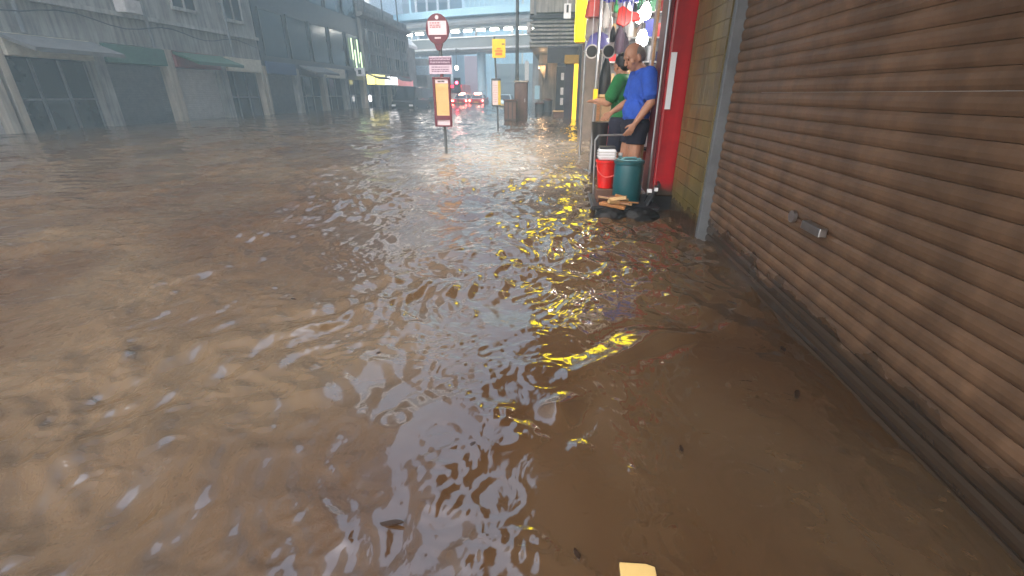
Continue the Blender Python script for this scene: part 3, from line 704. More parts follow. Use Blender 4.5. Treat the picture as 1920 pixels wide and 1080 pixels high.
for i, (x, y, z0, z1, m, lab) in enumerate(((-2.75, 40, 2.1, 3.5, M_tow2, 'narrow white banner hung on a pole beyond the lamp post'), (-1.55, 33, .75, 1.6, M_tow, 'pale blue upright banner by the arcade column'))):
    b = thing('banner_stand', lab, 'banner', (x, y, -.3))
    obj('pole', MB().cyl((x, y + .05, -.32), (x, y + .05, z1 + .1), .03), M_steel, b)
    obj('banner', MB().box(x - .17, x + .17, y - .01, y + .01, z0, z1), m, b)
aw = thing('shop_awning', 'dark sloping awning under the ribbed ledges', 'awning', (-.3, 30, 3))
obj('canvas', MB().prism([(27.2, 3.45), (30.5, 3.5), (30.5, 3.38), (27.2, 2.95), (27.0, 2.75), (27.0, 3.35)], 'x', -.75, 1.09), M_dark, aw)
obj('valance', MB().box(-.75, 1.08, 26.93, 26.99, 2.62, 3.3), M_dark, aw)
nd = thing('notice_stand', 'black shop display column with white notices', 'display stand', (.05, 26, -.3))
obj('column', MB().box(-.22, .32, 25.8, 26.2, -.3, 2.4), M_black, nd, bevel=.02)
for k, z in enumerate((.55, 1.05, 1.75)): obj('notice', MB().box(.02, .17, 25.78, 25.798, z, z + .34), M_lgrey, nd)
fbd = thing('flood_board', 'wet brown flood board lying across the shop doorway', 'barrier', (.2, 24, -.3))
obj('board', MB().box(-.3, .55, 23.95, 24.03, -.3, .27), M_brown, fbd, bevel=.01)
obj('top_rail', MB().box(-.34, .56, 23.9, 24.06, .272, .33), M_woodp, fbd, bevel=.01)
# low dark bins on the pavement
for i, (x, y, s, lab) in enumerate(((-1.2, 29.0, .8, 'dark low bin in front of the arcade, nearest the kerb'), (-.75, 30.5, .95, 'dark bin standing against the arcade column'))):
    b = thing('litter_bin', lab, 'bin', (x, y, -.3))
    obj('body', MB().lathe([(.24, 0), (.28, s), (.28, s + .02)], (x, y, -.3)), M_pole, b, smooth=True)
    obj('lid', MB().lathe([(.3, 0), (.3, .06), (.12, .14)], (x, y, s - .277)), M_brown, b, smooth=True)
# yellow framed shop
yf = thing('yellow_shopfront', 'yellow framed dark shopfront projecting beside the pavement', 'shopfront', (.5, 22, -.3))
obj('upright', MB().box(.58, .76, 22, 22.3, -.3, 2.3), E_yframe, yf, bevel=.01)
obj('header', MB().box(.14, .76, 21.98, 22.3, 2.303, 2.65), mat('amber_header_paint', (.30, .17, .012), .5, var=.2), yf, bevel=.01)
obj('display', MB().box(.2, .578, 22.15, 22.28, -.3, 2.3), mat('dark_interior_violet', (.02, .014, .03), .4, var=.4), yf)  # dark violet panel stands in for the unlit shop interior
obj('return_wall', MB().box(.765, 1.09, 22, 26.9, -.3, 3), M_dark, yf)
# building with the column and the lit yellow sign
rm = thing('corner_building', 'building on a grey-brown column just beyond the lit hardware shop', 'building', (5, 17, -.3))
obj('wall', MB().box(1.1, 12, 12.6, 26.98, -.3, 28), M_conc, rm)
obj('overhang', MB().box(.35, 1.098, 12.0, 21.9, 5.6, 28), M_conc2, rm)
obj('column', MB().box(.50, .92, 12.0, 12.5, -.3, 5.59), mat('grey_brown_tile', (.16, .125, .10), .45, var=.3, scale=5), rm, bevel=.015)
obj('side_wall', MB().box(.925, 12, 12.2, 12.58, -.3, 5.59), M_wallw, rm)
ys = thing('yellow_lightbox', 'bright yellow lit box sign hung from the corner column', 'sign', (.42, 11.2, 2.2))
obj('sign_box', MB().box(.29, .55, 11.05, 11.3, 2.12, 5.4), M_yellow, ys, bevel=.01)
obj('lit_face', MB().box(.305, .535, 11.02, 11.048, 2.15, 5.37), E_yellow, ys)
obj('lit_side', MB().box(.268, .288, 11.07, 11.28, 2.15, 5.37), E_yellow, ys)  # side made to glow to strengthen the yellow reflection on the water
obj('added_upper_box', MB().box(-.06, .56, 11.0, 11.32, 5.42, 5.5).box(-.06, .266, 11.055, 11.3, 2.97, 5.418), M_yellow, ys, bevel=.01)  # unseen wider top of the sign, added for its reflection
obj('added_reflection_face', MB().box(-.04, .262, 11.02, 11.05, 3.0, 5.38), E_yellow, ys)  # added glowing face out of view, widens the yellow reflection on the water
obj('bracket', MB().box(.4, .45, 11.302, 11.998, 4.5, 4.56).box(.4, .45, 11.302, 11.998, 2.7, 2.76), M_dark, ys)
hs = thing('hanging_sign', 'small white hanging sign with black mark on a cord', 'sign', (.16, 20, 3.9))
obj('cord', MB().cyl((.16, 20, 4.25), (.16, 20, 6.4), .015, 8), M_white, hs)
obj('arm', MB().box(.13, .5, 19.97, 20.03, 6.4, 6.46), M_dark, hs)
obj('panel', MB().box(.02, .3, 19.97, 20.03, 3.75, 4.25), M_white, hs, bevel=.01)
obj('mark', MB().box(.12, .2, 19.955, 19.969, 3.95, 4.2), M_black, hs)

# ------------------------------------------------------------------ hardware shop
sh = thing('hardware_shop', 'brightly lit hardware shop with a red pillar and open front', 'shop', (3, 8.5, -.3))
obj('floor', MB().box(.62, 5, 4.9, 12.1, -.3, -.06), mat('shop_floor_tile', (.3, .28, .26), .4), sh)
obj('rear_wall', MB().box(4.6, 4.8, 5.1, 12.1, -.059, 3.0), M_wallw, sh)
obj('near_wall', MB().box(1.32, 4.6, 4.8, 5.05, -.3, 3.0), M_wallw, sh)
obj('end_wall', MB().box(.95, 4.6, 11.95, 12.15, -.059, 3.0), M_wallw, sh)
obj('ceiling', MB().box(1.0, 4.8, 4.66, 12.15, 3.003, 3.2), M_wallw, sh)
obj('pillar', MB().box(.94, 1.32, 4.5, 4.95, .17, 3.0), M_red, sh, bevel=.02)
obj('shaded_pillar_side', MB().box(.915, .938, 4.56, 4.93, .17, 2.99), M_redd, sh)  # thin darker sheet, shade of the pillar's side put into its colour
obj('pillar_plinth', MB().box(.96, 1.30, 4.53, 4.92, -.3, .168), M_black, sh)
obj('white_strip', MB().box(.955, 1.0, 4.478, 4.499, .97, 1.43), M_white, sh)
obj('steel_trim', MB().cyl((.905, 4.56, .17), (.905, 4.56, 2.98), .012, 10), M_steel, sh)
obj('upper_wall', MB().box(1.02, 12, -4, 12.15, 3.4, 26), M_conc2, sh)
obj('canopy', MB().box(-.28, 1.0, -4, 8.0, 3.0, 3.15), CANO, sh)
obj('canopy_edge', MB().box(-.34, -.282, -4, 8.05, 2.9, 3.3), M_brownd, sh)
for y in (-1.5, 1.2, 3.9, 6.6): obj('canopy_beam', MB().box(-.27, .99, y - .06, y + .06, 2.86, 2.998), M_brownd, sh)
# lights
def lamp_light(par, p, e, c, r):
    d = bpy.data.lights.new('bulb_light', 'POINT'); d.energy = e; d.color = c; d.shadow_soft_size = r
    o = bpy.data.objects.new('bulb_light', d); COL.objects.link(o); o.parent = par; o.location = Vector(p) - par.location
for (x, y, z, e, lab) in ((1.0, 6.5, 1.74, 9, 'large bare bulb glowing above the man in the blue shirt'), (1.04, 6.7, 2.06, 6, 'upper bare bulb glowing near the shop ceiling beside the red pillar'),
                          (1.25, 8.6, 2.25, 7, 'bare bulb glowing further inside the hardware shop')):
    b = thing('light_bulb', lab, 'lamp', (x, y, z))
    obj('glass', MB().lathe([(.02, -.095), (.06, -.07), (.072, -.01), (.05, .05), (.025, .09)], (x, y, z), 16), E_bulb, b, smooth=True)
    obj('socket', MB().cyl((x, y, z + .09), (x, y, z + .16), .025, 12), M_black, b)
    obj('cord', MB().cyl((x, y, z + .16), (x, y, 3.0), .006, 6), M_black, b)
    lamp_light(b, (x - .02, y - .12, z), e, (1, .88, .74), .06)
for i, y in enumerate((6.0, 8.2, 10.4)):
    t = thing('fluorescent_light', ('nearest', 'middle', 'furthest')[i] + ' fluorescent tube on the shop ceiling', 'lamp', (2.2, y, 2.9), 'shop ceiling tubes')
    obj('fitting', MB().box(1.6, 2.8, y - .06, y + .06, 2.95, 3.0), M_white, t)
    obj('tube', MB().cyl((1.65, y, 2.92), (2.75, y, 2.92), .018, 10), E_tube, t)
    lamp_light(t, (2.2, y, 2.8), 10, (1, .97, .95), .15)
# shelving along the end wall
sv = thing('display_shelf', 'tall steel shelf packed with goods at the end of the shop', 'shelf', (1.6, 11.6, -.06))
for x in (.98, 1.75, 2.5): 
    for y in (11.45, 11.9): obj('upright', MB().box(x - .02, x + .02, y - .02, y + .02, -.058, 2.9), M_greymetal, sv)
for k in range(6): obj('board', MB().box(1.001, 2.479, 11.42, 11.93, .3 + k * .48, .33 + k * .48), M_lgrey, sv)
gm = [M_white, M_lgrey, M_redpl, M_purp, M_blue, M_green, M_card, M_yellow, M_pink, M_tealp, M_white, M_lgrey, M_wallw]
rr = random.Random(5); gl = ['front', 'middle', 'back']
GC = [('white', M_white), ('pale grey', M_lgrey), ('red', M_redpl), ('brown', M_card), ('blue', M_blue), ('green', M_green), ('cream', M_woodp)]
SH = ['bottom', 'second', 'third', 'fourth', 'fifth', 'top']
for k in range(6):
    x = 1.03; j = 0; used = {}
    while x < 2.4:
        wd = rr.uniform(.14, .3); hh = rr.uniform(.16, .38); nm_, m_ = GC[rr.randrange(7)]
        if x + wd > 2.46: break
        j += 1; z = .332 + k * .48
        o = MB()
        if rr.random() < .5: o.box(x, x + wd, 11.47, 11.8, z, z + hh)
        else: o.lathe([(wd * .36, 0), (wd * .46, hh * .9), (wd * .48, hh)], (x + wd / 2, 11.64, z), 14)
        used[nm_] = used.get(nm_, 0) + 1
        od = ['first', 'second', 'third', 'fourth', 'fifth', 'sixth', 'seventh'][used[nm_] - 1]
        solo('stock_box', o, m_, f'{od} {nm_} tub or box from left on {SH[k]} board of packed shelf', 'stock', 'goods on the packed shelf', bevel=.008)
        x += wd + rr.uniform(.01, .05)
# street-side display: posts, rail, hanging goods
fr = thing('display_rail', 'thin steel display rail with posts that carries the hanging goods', 'rail', (.7, 7.5, -.3))
obj('post', MB().cyl((.5, 7.0, -.3), (.5, 7.0, 2.96), .022, 10), M_steel, fr, smooth=True)
obj('post', MB().cyl((.42, 9.0, -.3), (.42, 9.0, 2.96), .022, 10), M_steel, fr, smooth=True)
obj('post', MB().cyl((.98, 9.0, -.06), (.98, 9.0, 2.96), .022, 10), M_steel, fr, smooth=True)
obj('rail', MB().tube([(.5, 7.0, 2.6), (.42, 9.0, 2.6)], .016).tube([(.42, 9.0, 2.6), (.98, 9.0, 2.6)], .016).tube([(.5, 7.0, 2.4), (1.3, 7.0, 2.4)], .016).tube([(.46, 8.0, 2.6), (1.3, 8.0, 2.6)], .016), M_steel, fr)
obj('price_tag', MB().box(.47, .53, 6.96, 6.975, 1.0, 1.16), M_yellow, fr)
def hang(mb, x, y, z0, z1=2.6): mb.cyl((x, y, z0), (x, y, z1), .004, 6); return mb
# salmon pail, grey bag under it, violet basket, two dark pots
t = thing('hanging_pail', 'salmon pink plastic pail hung upside down at the shop corner', 'pail', (.45, 8, 2.17))
obj('body', MB().lathe([(.135, 0), (.13, .04), (.115, .14), (.09, .22), (.04, .25)], (.46, 8, 2.17)), M_pink, t, smooth=True)
obj('hook', hang(MB(), .46, 8, 2.42), M_steel, t)
t = thing('hanging_bag', 'pale grey cloth bag hung under the salmon pail', 'bag', (.5, 8.1, 1.95))
obj('bag', MB().lathe([(.10, 0), (.14, .05), (.13, .2), (.10, .3), (.05, .34)], (.49, 8.1, 1.86), 18), mat('beige_cloth', (.42, .37, .34), .9, var=.2, bump=.4, bscale=14), t, smooth=True)
obj('strap', hang(MB(), .49, 8.1, 2.2), M_lgrey, t)
t = thing('hanging_basket', 'violet plastic basket with white rims hung at the shop corner', 'basket', (.55, 7.9, 1.72))
obj('body', MB().lathe([(.2, 0), (.205, .02), (.18, .1), (.13, .22), (.06, .26)], (.56, 7.9, 1.7), 20), M_purp, t, smooth=True)
obj('rim', MB().lathe([(.208, -.012), (.222, 0), (.212, .018)], (.56, 7.9, 1.7), 20), M_lgrey, t, smooth=True)
obj('cord', hang(MB(), .56, 7.9, 1.95), M_white, t)
for i, (x, lab) in enumerate(((.45, 'left dark round pot with a pale rim under the violet basket'), (.70, 'right dark round pot under the violet basket'))):
    t = thing('hanging_pot', lab, 'pot', (x, 7.7, 1.66), 'dark pots hung at the corner')
    q = MB().cyl((x, 7.62, 1.68), (x, 7.8, 1.70), .085, 20); obj('bowl', q, M_black, t, smooth=True)
    g = MB()
    for a in np.linspace(0, 2 * math.pi, 20, endpoint=False):
        b2 = a + 2 * math.pi / 20
        g.cyl((x + .088 * math.cos(a), 7.615, 1.68 + .088 * math.sin(a)), (x + .088 * math.cos(b2), 7.615, 1.68 + .088 * math.sin(b2)), .011, 6)
    obj('rim', g, M_lgrey, t, smooth=True)
    obj('cord', hang(MB(), x, 7.7, 1.76), M_white, t)
# red dustpan, green brush, white bags, blue tarp
t = thing('hanging_dustpan', 'red plastic dustpan hung sideways among white bags', 'dustpan', (.9, 7.5, 2.05))
obj('pan', MB().prism([(.76, 2.02), (.88, 1.97), (.97, 2.04), (1.10, 2.05), (1.10, 2.14), (.95, 2.17), (.83, 2.24), (.78, 2.2)], 'y', 7.44, 7.54), M_redpl, t, bevel=.012)
obj('cord', hang(MB(), .83, 7.5, 2.22, 2.5), M_white, t)
t = thing('hanging_brush', 'small green brush hung next to the red dustpan', 'brush', (.74, 7.5, 2.22))
obj('handle', MB().lathe([(.012, .1), (.02, .2), (.012, .3)], (.745, 7.5, 2.15), 10), M_green, t, smooth=True)
obj('head', MB().box(.715, .775, 7.47, 7.53, 2.16, 2.26), M_green, t, bevel=.01)
tarp = MB()
for i in range(10):
    x = .42 + i * .07; tarp.box(x, x + .069, 7.98 - .01 * (i % 2), 8.02 - .01 * (i % 2), 2.36 + .012 * (i % 3), 2.58)
solo('blue_tarpaulin', tarp, M_blue, 'folded blue tarpaulin along the top of the goods frame', 'tarpaulin')
bagdat = [(.62, 7.6, 1.98, .30, .055, 'long white plastic bag hung left of the green brush'), (.70, 7.9, 1.9, .34, .05, 'slim white bag hung behind the green brush'), (.95, 7.3, 1.83, .2, .05, 'white paper bag hung below the red dustpan'),
          (1.1, 8.9, 2.15, .36, .06, 'tall pale bag hung right of the dustpan'), (1.2, 8.0, 1.75, .36, .07, 'white bag hung beside the lower bulb'), (.86, 8.2, 2.2, .35, .09, 'white bag hung high behind the dustpan'),
          (1.0, 8.4, 1.85, .34, .1, 'pale bag deep in the shop above the man')]
for i, (x, y, z, h, r, lab) in enumerate(bagdat):
    t = thing('hanging_bag', lab, 'bag', (x, y, z), 'white bags hung in the shop')
    obj('bag', MB().lathe([(r * .7, 0), (r, h * .1), (r * .95, h * .6), (r * .6, h * .85), (r * .2, h)], (x, y, z), 16), M_bagw if i % 2 else M_lgrey, t, smooth=True)
    obj('cord', hang(MB(), x, y, z + h, 2.8), M_white, t)
for i, (x, y, z, h, r, lab) in enumerate(((.80, 7.2, 1.62, .34, .07, 'dark purple bag hung left of the man\'s forehead'), (.72, 7.4, 1.78, .2, .04, 'small black bag hung above the dark purple one'), (.88, 7.4, 1.6, .3, .08, 'charcoal bag hung over the person in green'), (.74, 8.3, .9, .75, .1, 'long dark brown sack hung behind the violet basket'))):
    t = thing('hanging_bag', lab, 'bag', (x, y, z), 'dark bags hung in the shop')
    obj('bag', MB().lathe([(r * .7, 0), (r, h * .15), (r * .95, h * .6), (r * .6, h * .85), (r * .25, h)], (x, y, z), 16), (M_black if i % 2 else mat('dark_plum_cloth', (.05, .03, .05), .8)), t, smooth=True)
    obj('cord', hang(MB(), x, y, z + h, 2.5), M_black, t)
# mops and brooms by the pillar
for i, (x, y, m, lab) in enumerate(((.93, 5.25, M_woodp, 'pale wooden broom handle closest to the red pillar'), (.97, 5.6, M_lgrey, 'grey mop handle second from the red pillar'), (1.05, 6.0, M_brown, 'dark brown broom handle third from the red pillar'), (1.0, 5.05, M_white, 'white mop handle leaning behind the man in blue'))):
    t = thing('broom', lab, 'broom', (x, y, -.06), 'brooms and mops by the pillar')
    top = (x + .02, y + .05, 2.3) if i < 3 else (.93, 5.3, 1.42)
    obj('handle', MB().cyl((x, y, .1), top, .014, 10), m, t, smooth=True)
    g = MB(); rb2 = random.Random(i)
    for k in range(26): g.cone((x + rb2.uniform(-.02, .02), y + rb2.uniform(-.02, .02), .14), (x + rb2.uniform(-.09, .09), y + rb2.uniform(-.05, .05), -.055), .006, .009, 5)
    obj('bristles', g, M_lgrey if i % 2 else M_card, t)
# stall table, boxes
tb = thing('stall_table', 'low wooden stall table lit orange behind the steel post', 'table', (.8, 7.9, -.3))
obj('top', MB().box(.62, 1.0, 7.7, 8.3, 1.05, 1.09), M_woodp, tb, bevel=.005)
obj('apron', MB().box(.64, .98, 7.72, 7.75, .95, 1.048), M_wood, tb)
for x in (.65, .97):
    for y in (7.78, 8.25): obj('leg', MB().box(x - .02, x + .02, y - .02, y + .02, -.3, 1.049), M_wood, tb)
solo('cardboard_box', MB().box(.63, .86, 7.35, 7.6, -.3, 1.0).box(.62, .87, 7.34, 7.61, .97, 1.02), M_card, 'tall brown cardboard carton standing before the stall table', 'box', bevel=.006)
solo('orange_bottle', MB().lathe([(.04, 0), (.045, .02), (.045, .16), (.015, .21), (.015, .25)], (.93, 7.75, 1.092), 14), M_orange, 'orange bottle standing on the stall table', 'bottle', smooth=True)
solo('black_tub', MB().lathe([(.12, 0), (.15, .3), (.155, .31)], (.62, 6.9, .42), 16).box(.5, .74, 6.8, 7.0, -.3, .419), M_black, 'black tub on a crate by the steel post', 'tub', smooth=True)
solo('red_sack', MB().lathe([(.07, 0), (.1, .1), (.09, .5), (.05, .7), (.02, .78)], (.76, 6.5, .2), 16).box(.66, .86, 6.4, 6.6, -.3, .199), M_redpl, 'red sack leaning behind the person in green', 'sack', smooth=True)
for i, (x, y, z, s, lab) in enumerate(((.93, 5.6, .86, .05, 'small white carton at the man\'s elbow'), (1.0, 5.7, .52, .06, 'white carton on the low stack behind the man'), (1.0, 5.7, .36, .06, 'pink-white carton under the white one on the low stack'))):
    solo('small_carton', MB().box(x - s, x + s, y - s, y + s, z, z + s * 1.8), M_white if i < 2 else M_pink, lab, 'carton', bevel=.004)
st_ = thing('goods_rack', 'dark narrow rack of small goods behind the man in blue', 'rack', (1.0, 5.7, -.06))
for x in (.9, 1.16):
    for y in (5.5, 5.85): obj('post', MB().box(x - .012, x + .012, y - .012, y + .012, -.058, 1.3), M_dark, st_)
for z in (.33, .495, .835, 1.1): obj('tray', MB().box(.89, 1.17, 5.49, 5.86, z, z + .02), M_dark, st_)

# ------------------------------------------------------------------ trolley with buckets
tr = thing('hand_trolley', 'flatbed hand trolley loaded with buckets standing in the flood', 'trolley', (.68, 4.55, -.3))
obj('platform', MB().box(.36, .98, 4.3, 4.92, .07, .105), M_dark, tr, bevel=.01)
obj('edge_rail', MB().tube([(.36, 4.3, .09), (.98, 4.3, .09), (.98, 4.92, .09), (.36, 4.92, .09), (.36, 4.3, .09)], .018), M_black, tr)
obj('handle', MB().tube([(.40, 4.88, .1), (.38, 4.86, .66), (.41, 4.85, .71), (.76, 4.85, .72), (.79, 4.86, .66), (.80, 4.88, .1)], .011, 10), M_steel, tr, smooth=True)
obj('handle_brace', MB().tube([(.39, 4.87, .4), (.79, 4.87, .4)], .008), M_steel, tr)
for x in (.44, .9):
    for y in (4.4, 4.82):
        wh = obj('wheel', MB().cyl((x - .03, y, -.08), (x + .03, y, -.08), .14, 18), M_rubber, tr, smooth=True)
        obj('fork', MB().box(x - .045, x - .032, y - .02, y + .02, -.08, .07).box(x + .032, x + .045, y - .02, y + .02, -.08, .07), M_steel, wh)
pal = thing('timber_offcuts', 'wet orange timber offcuts piled at the front of the trolley', 'timber', (.6, 4.35, .1))
pr = random.Random(4)
for i in range(13):
    L = pr.uniform(.1, .34); x = pr.uniform(.46, .76); y = 4.27 + pr.uniform(-.03, .09); z = .112 + .017 * (i // 2) * pr.uniform(.5, 1)
    q = MB().box(x - L / 2, x + L / 2, y - pr.uniform(.012, .03), y + pr.uniform(.012, .03), z, z + pr.uniform(.012, .03))
    bmesh.ops.rotate(q.bm, cent=(x, y, z), matrix=Euler((pr.uniform(-.3, .3), pr.uniform(-.2, .2), pr.uniform(-.6, .6))).to_matrix(), verts=q.bm.verts)
    obj('plank', q, (M_wood, M_wood, M_woodp, M_brown, M_card)[i % 5], pal, bevel=.003)
def crumple(c, sx, sy, sz, seed):
    q = MB().ball((0, 0, 0), 1, (1, 1, 1), 4); rn = random.Random(seed); ds = [(Vector((rn.gauss(0, 1), rn.gauss(0, 1), rn.gauss(0, 1))).normalized(), rn.uniform(3, 9), rn.uniform(0, 6)) for _ in range(14)]
    for v in q.bm.verts:
        k = 1 + sum(abs(math.sin(f * v.co.dot(d) + p_)) for d, f, p_ in ds) * .028 - .2
        v.co = Vector((c[0] + v.co.x * k * sx, c[1] + v.co.y * k * sy, c[2] + v.co.z * k * sz))
    return q
bbg = mat('black_bin_liner', (.008, .008, .009), .5, var=.3, spec=.25, bump=.5, bscale=25)
solo('rubbish_bag', crumple((.52, 4.2, .02), .15, .08, .09, 1), bbg, 'crumpled black rubbish bag in the water at the left front of the trolley', 'bag', smooth=True)
solo('rubbish_bag', crumple((.80, 4.22, .03), .17, .09, .09, 2), bbg, 'crumpled black rubbish bag in the water before the teal drum', 'bag', smooth=True)
bk = thing('red_bucket', 'bright red plastic bucket at the back of the trolley', 'bucket', (.5, 4.72, .2))
obj('body', MB().lathe([(.075, 0), (.105, .25), (.115, .255), (.115, .275), (.1, .275)], (.50, 4.70, .215), 26), M_redpl, bk, smooth=True)
obj('handle', MB().tube([(.50 + .11 * math.cos(a), 4.575 - .02 * math.sin(a), .46 - .12 * math.sin(a)) for a in np.linspace(0, math.pi, 10)], .005), M_pink, bk)
solo('brown_crate', MB().box(.40, .62, 4.6, 4.82, .108, .213), M_brown, 'low brown crate beneath the red bucket', 'crate', bevel=.006)
wc = thing('white_container', 'white ribbed plastic container sitting in the red bucket', 'container', (.5, 4.7, .49))
obj('body', MB().box(.405, .575, 4.62, 4.78, .492, .60), M_white, wc, bevel=.02, seg=3)
g = MB()
for k in range(3): g.box(.40, .58, 4.615, 4.785, .515 + k * .026, .523 + k * .026)
obj('ribs', g, M_lgrey, wc)
obj('lid', MB().box(.41, .57, 4.63, 4.77, .602, .62), M_dark, wc, bevel=.006)
dm = thing('teal_drum', 'tall teal plastic drum with pale rim on the trolley', 'drum', (.69, 4.5, .1))
obj('body', MB().lathe([(.125, 0), (.135, .02), (.138, .35), (.132, .375)], (.69, 4.5, .107), 30), M_teal, dm, smooth=True)
obj('lid', MB().lathe([(.142, 0), (.146, .012), (.146, .03), (.12, .04), (.05, .03)], (.69, 4.5, .483), 30), M_teal, dm, smooth=True)
g = MB()
for a in np.linspace(0, 2 * math.pi, 26, endpoint=False):
    b2 = a + 2 * math.pi / 26
    g.cyl((.69 + .11 * math.cos(a), 4.5 + .11 * math.sin(a), .522), (.69 + .11 * math.cos(b2), 4.5 + .11 * math.sin(b2), .522), .009, 6)
obj('rim', g, M_tealp, dm, smooth=True)
obj('lid_handle', MB().tube([(.60, 4.46, .52), (.64, 4.45, .545), (.74, 4.45, .545), (.78, 4.46, .52)], .008), M_tealp, dm)
pb = thing('plastic_bottle', 'clear pale bottle standing between the bucket and drum', 'bottle', (.63, 4.75, .1))
obj('body', MB().lathe([(.045, 0), (.05, .02), (.05, .3), (.02, .38), (.02, .42)], (.635, 4.76, .107), 16), M_tealp, pb, smooth=True)
obj('cap', MB().cyl((.635, 4.76, .528), (.635, 4.76, .55), .022, 12), M_white, pb)
fb = thing('folded_trolley', 'folded black metal cart leaning between the drum and the red pillar', 'cart', (.9, 4.4, -.3))
obj('frame', MB().tube([(.80, 4.34, -.05), (.98, 4.42, .30), (.99, 4.6, .32), (.83, 4.55, -.05), (.80, 4.34, -.05)], .014).tube([(.86, 4.37, .07), (.9, 4.56, .09)], .01).tube([(.92, 4.39, .18), (.94, 4.58, .2)], .01), M_black, fb)
obj('panel', MB().hexa([(.80, 4.36, -.05), (.82, 4.36, -.05), (.85, 4.55, -.05), (.83, 4.55, -.05), (.95, 4.42, .27), (.97, 4.42, .27), (.985, 4.58, .29), (.965, 4.58, .29)]), M_black, fb)
obj('latch', MB().box(.86, .90, 4.33, 4.36, .24, .27).box(.93, .96, 4.35, 4.38, .25, .28), M_white, fb)

# ------------------------------------------------------------------ people
def fuse(name, mb, m, parent, voxel, it=4, paint=None):
    bm = mb.bm; bmesh.ops.recalc_face_normals(bm, faces=bm.faces)
    me = bpy.data.meshes.new(name); bm.to_mesh(me); bm.free()
    o = bpy.data.objects.new(name, me); COL.objects.link(o)
    r = o.modifiers.new('remesh', 'REMESH'); r.mode = 'VOXEL'; r.voxel_size = voxel; r.use_smooth_shade = True
    s = o.modifiers.new('smooth', 'SMOOTH'); s.iterations = it; s.factor = .5
    dg = bpy.context.evaluated_depsgraph_get()
    nm = bpy.data.meshes.new_from_object(o.evaluated_get(dg)); o.modifiers.clear(); o.data = nm; nm.name = name
    nm.materials.clear()
    for x in (m if isinstance(m, list) else [m]): nm.materials.append(x)
    for p in nm.polygons: p.use_smooth = True
    if paint:
        for p in nm.polygons: p.material_index = paint(p.center)
    o.parent = parent; return o
def hand(mb, wr, d, side, up, s=1.0, curl=.5):
    """palm + four unequal fingers + side thumb. d: direction of fingers, side: thumb side, up: back of hand"""
    d, side, up = Vector(d).normalized(), Vector(side).normalized(), Vector(up).normalized()
    wr = Vector(wr)
    for k in (-1, 0, 1): mb.cap(wr + side * .013 * k * s, wr + d * .085 * s + side * .022 * k * s, .016 * s, .0135 * s, 8)
    for i, L in enumerate((.070, .078, .072, .056)):
        b = wr + d * .085 * s + side * (.033 - .022 * i) * s
        c = b + (d * math.cos(curl * .4) - up * math.sin(curl * .4)) * L * .45 * s
        e = c + (d * math.cos(curl) - up * math.sin(curl)) * L * .32 * s
        f = e + (d * math.cos(curl * 1.7) - up * math.sin(curl * 1.7)) * L * .26 * s
        mb.cap(b, c, .0095 * s, .0088 * s, 8); mb.cap(c, e, .0088 * s, .008 * s, 8); mb.cap(e, f, .008 * s, .007 * s, 8)
    t0 = wr + d * .022 * s + side * .028 * s; t1 = t0 + (d * .6 + side * .7 - up * .2).normalized() * .04 * s
    t2 = t1 + (d * .9 + side * .25 - up * .3).normalized() * .03 * s
    mb.cap(t0, t1, .0125 * s, .0105 * s, 8); mb.cap(t1, t2, .0105 * s, .0085 * s, 8)
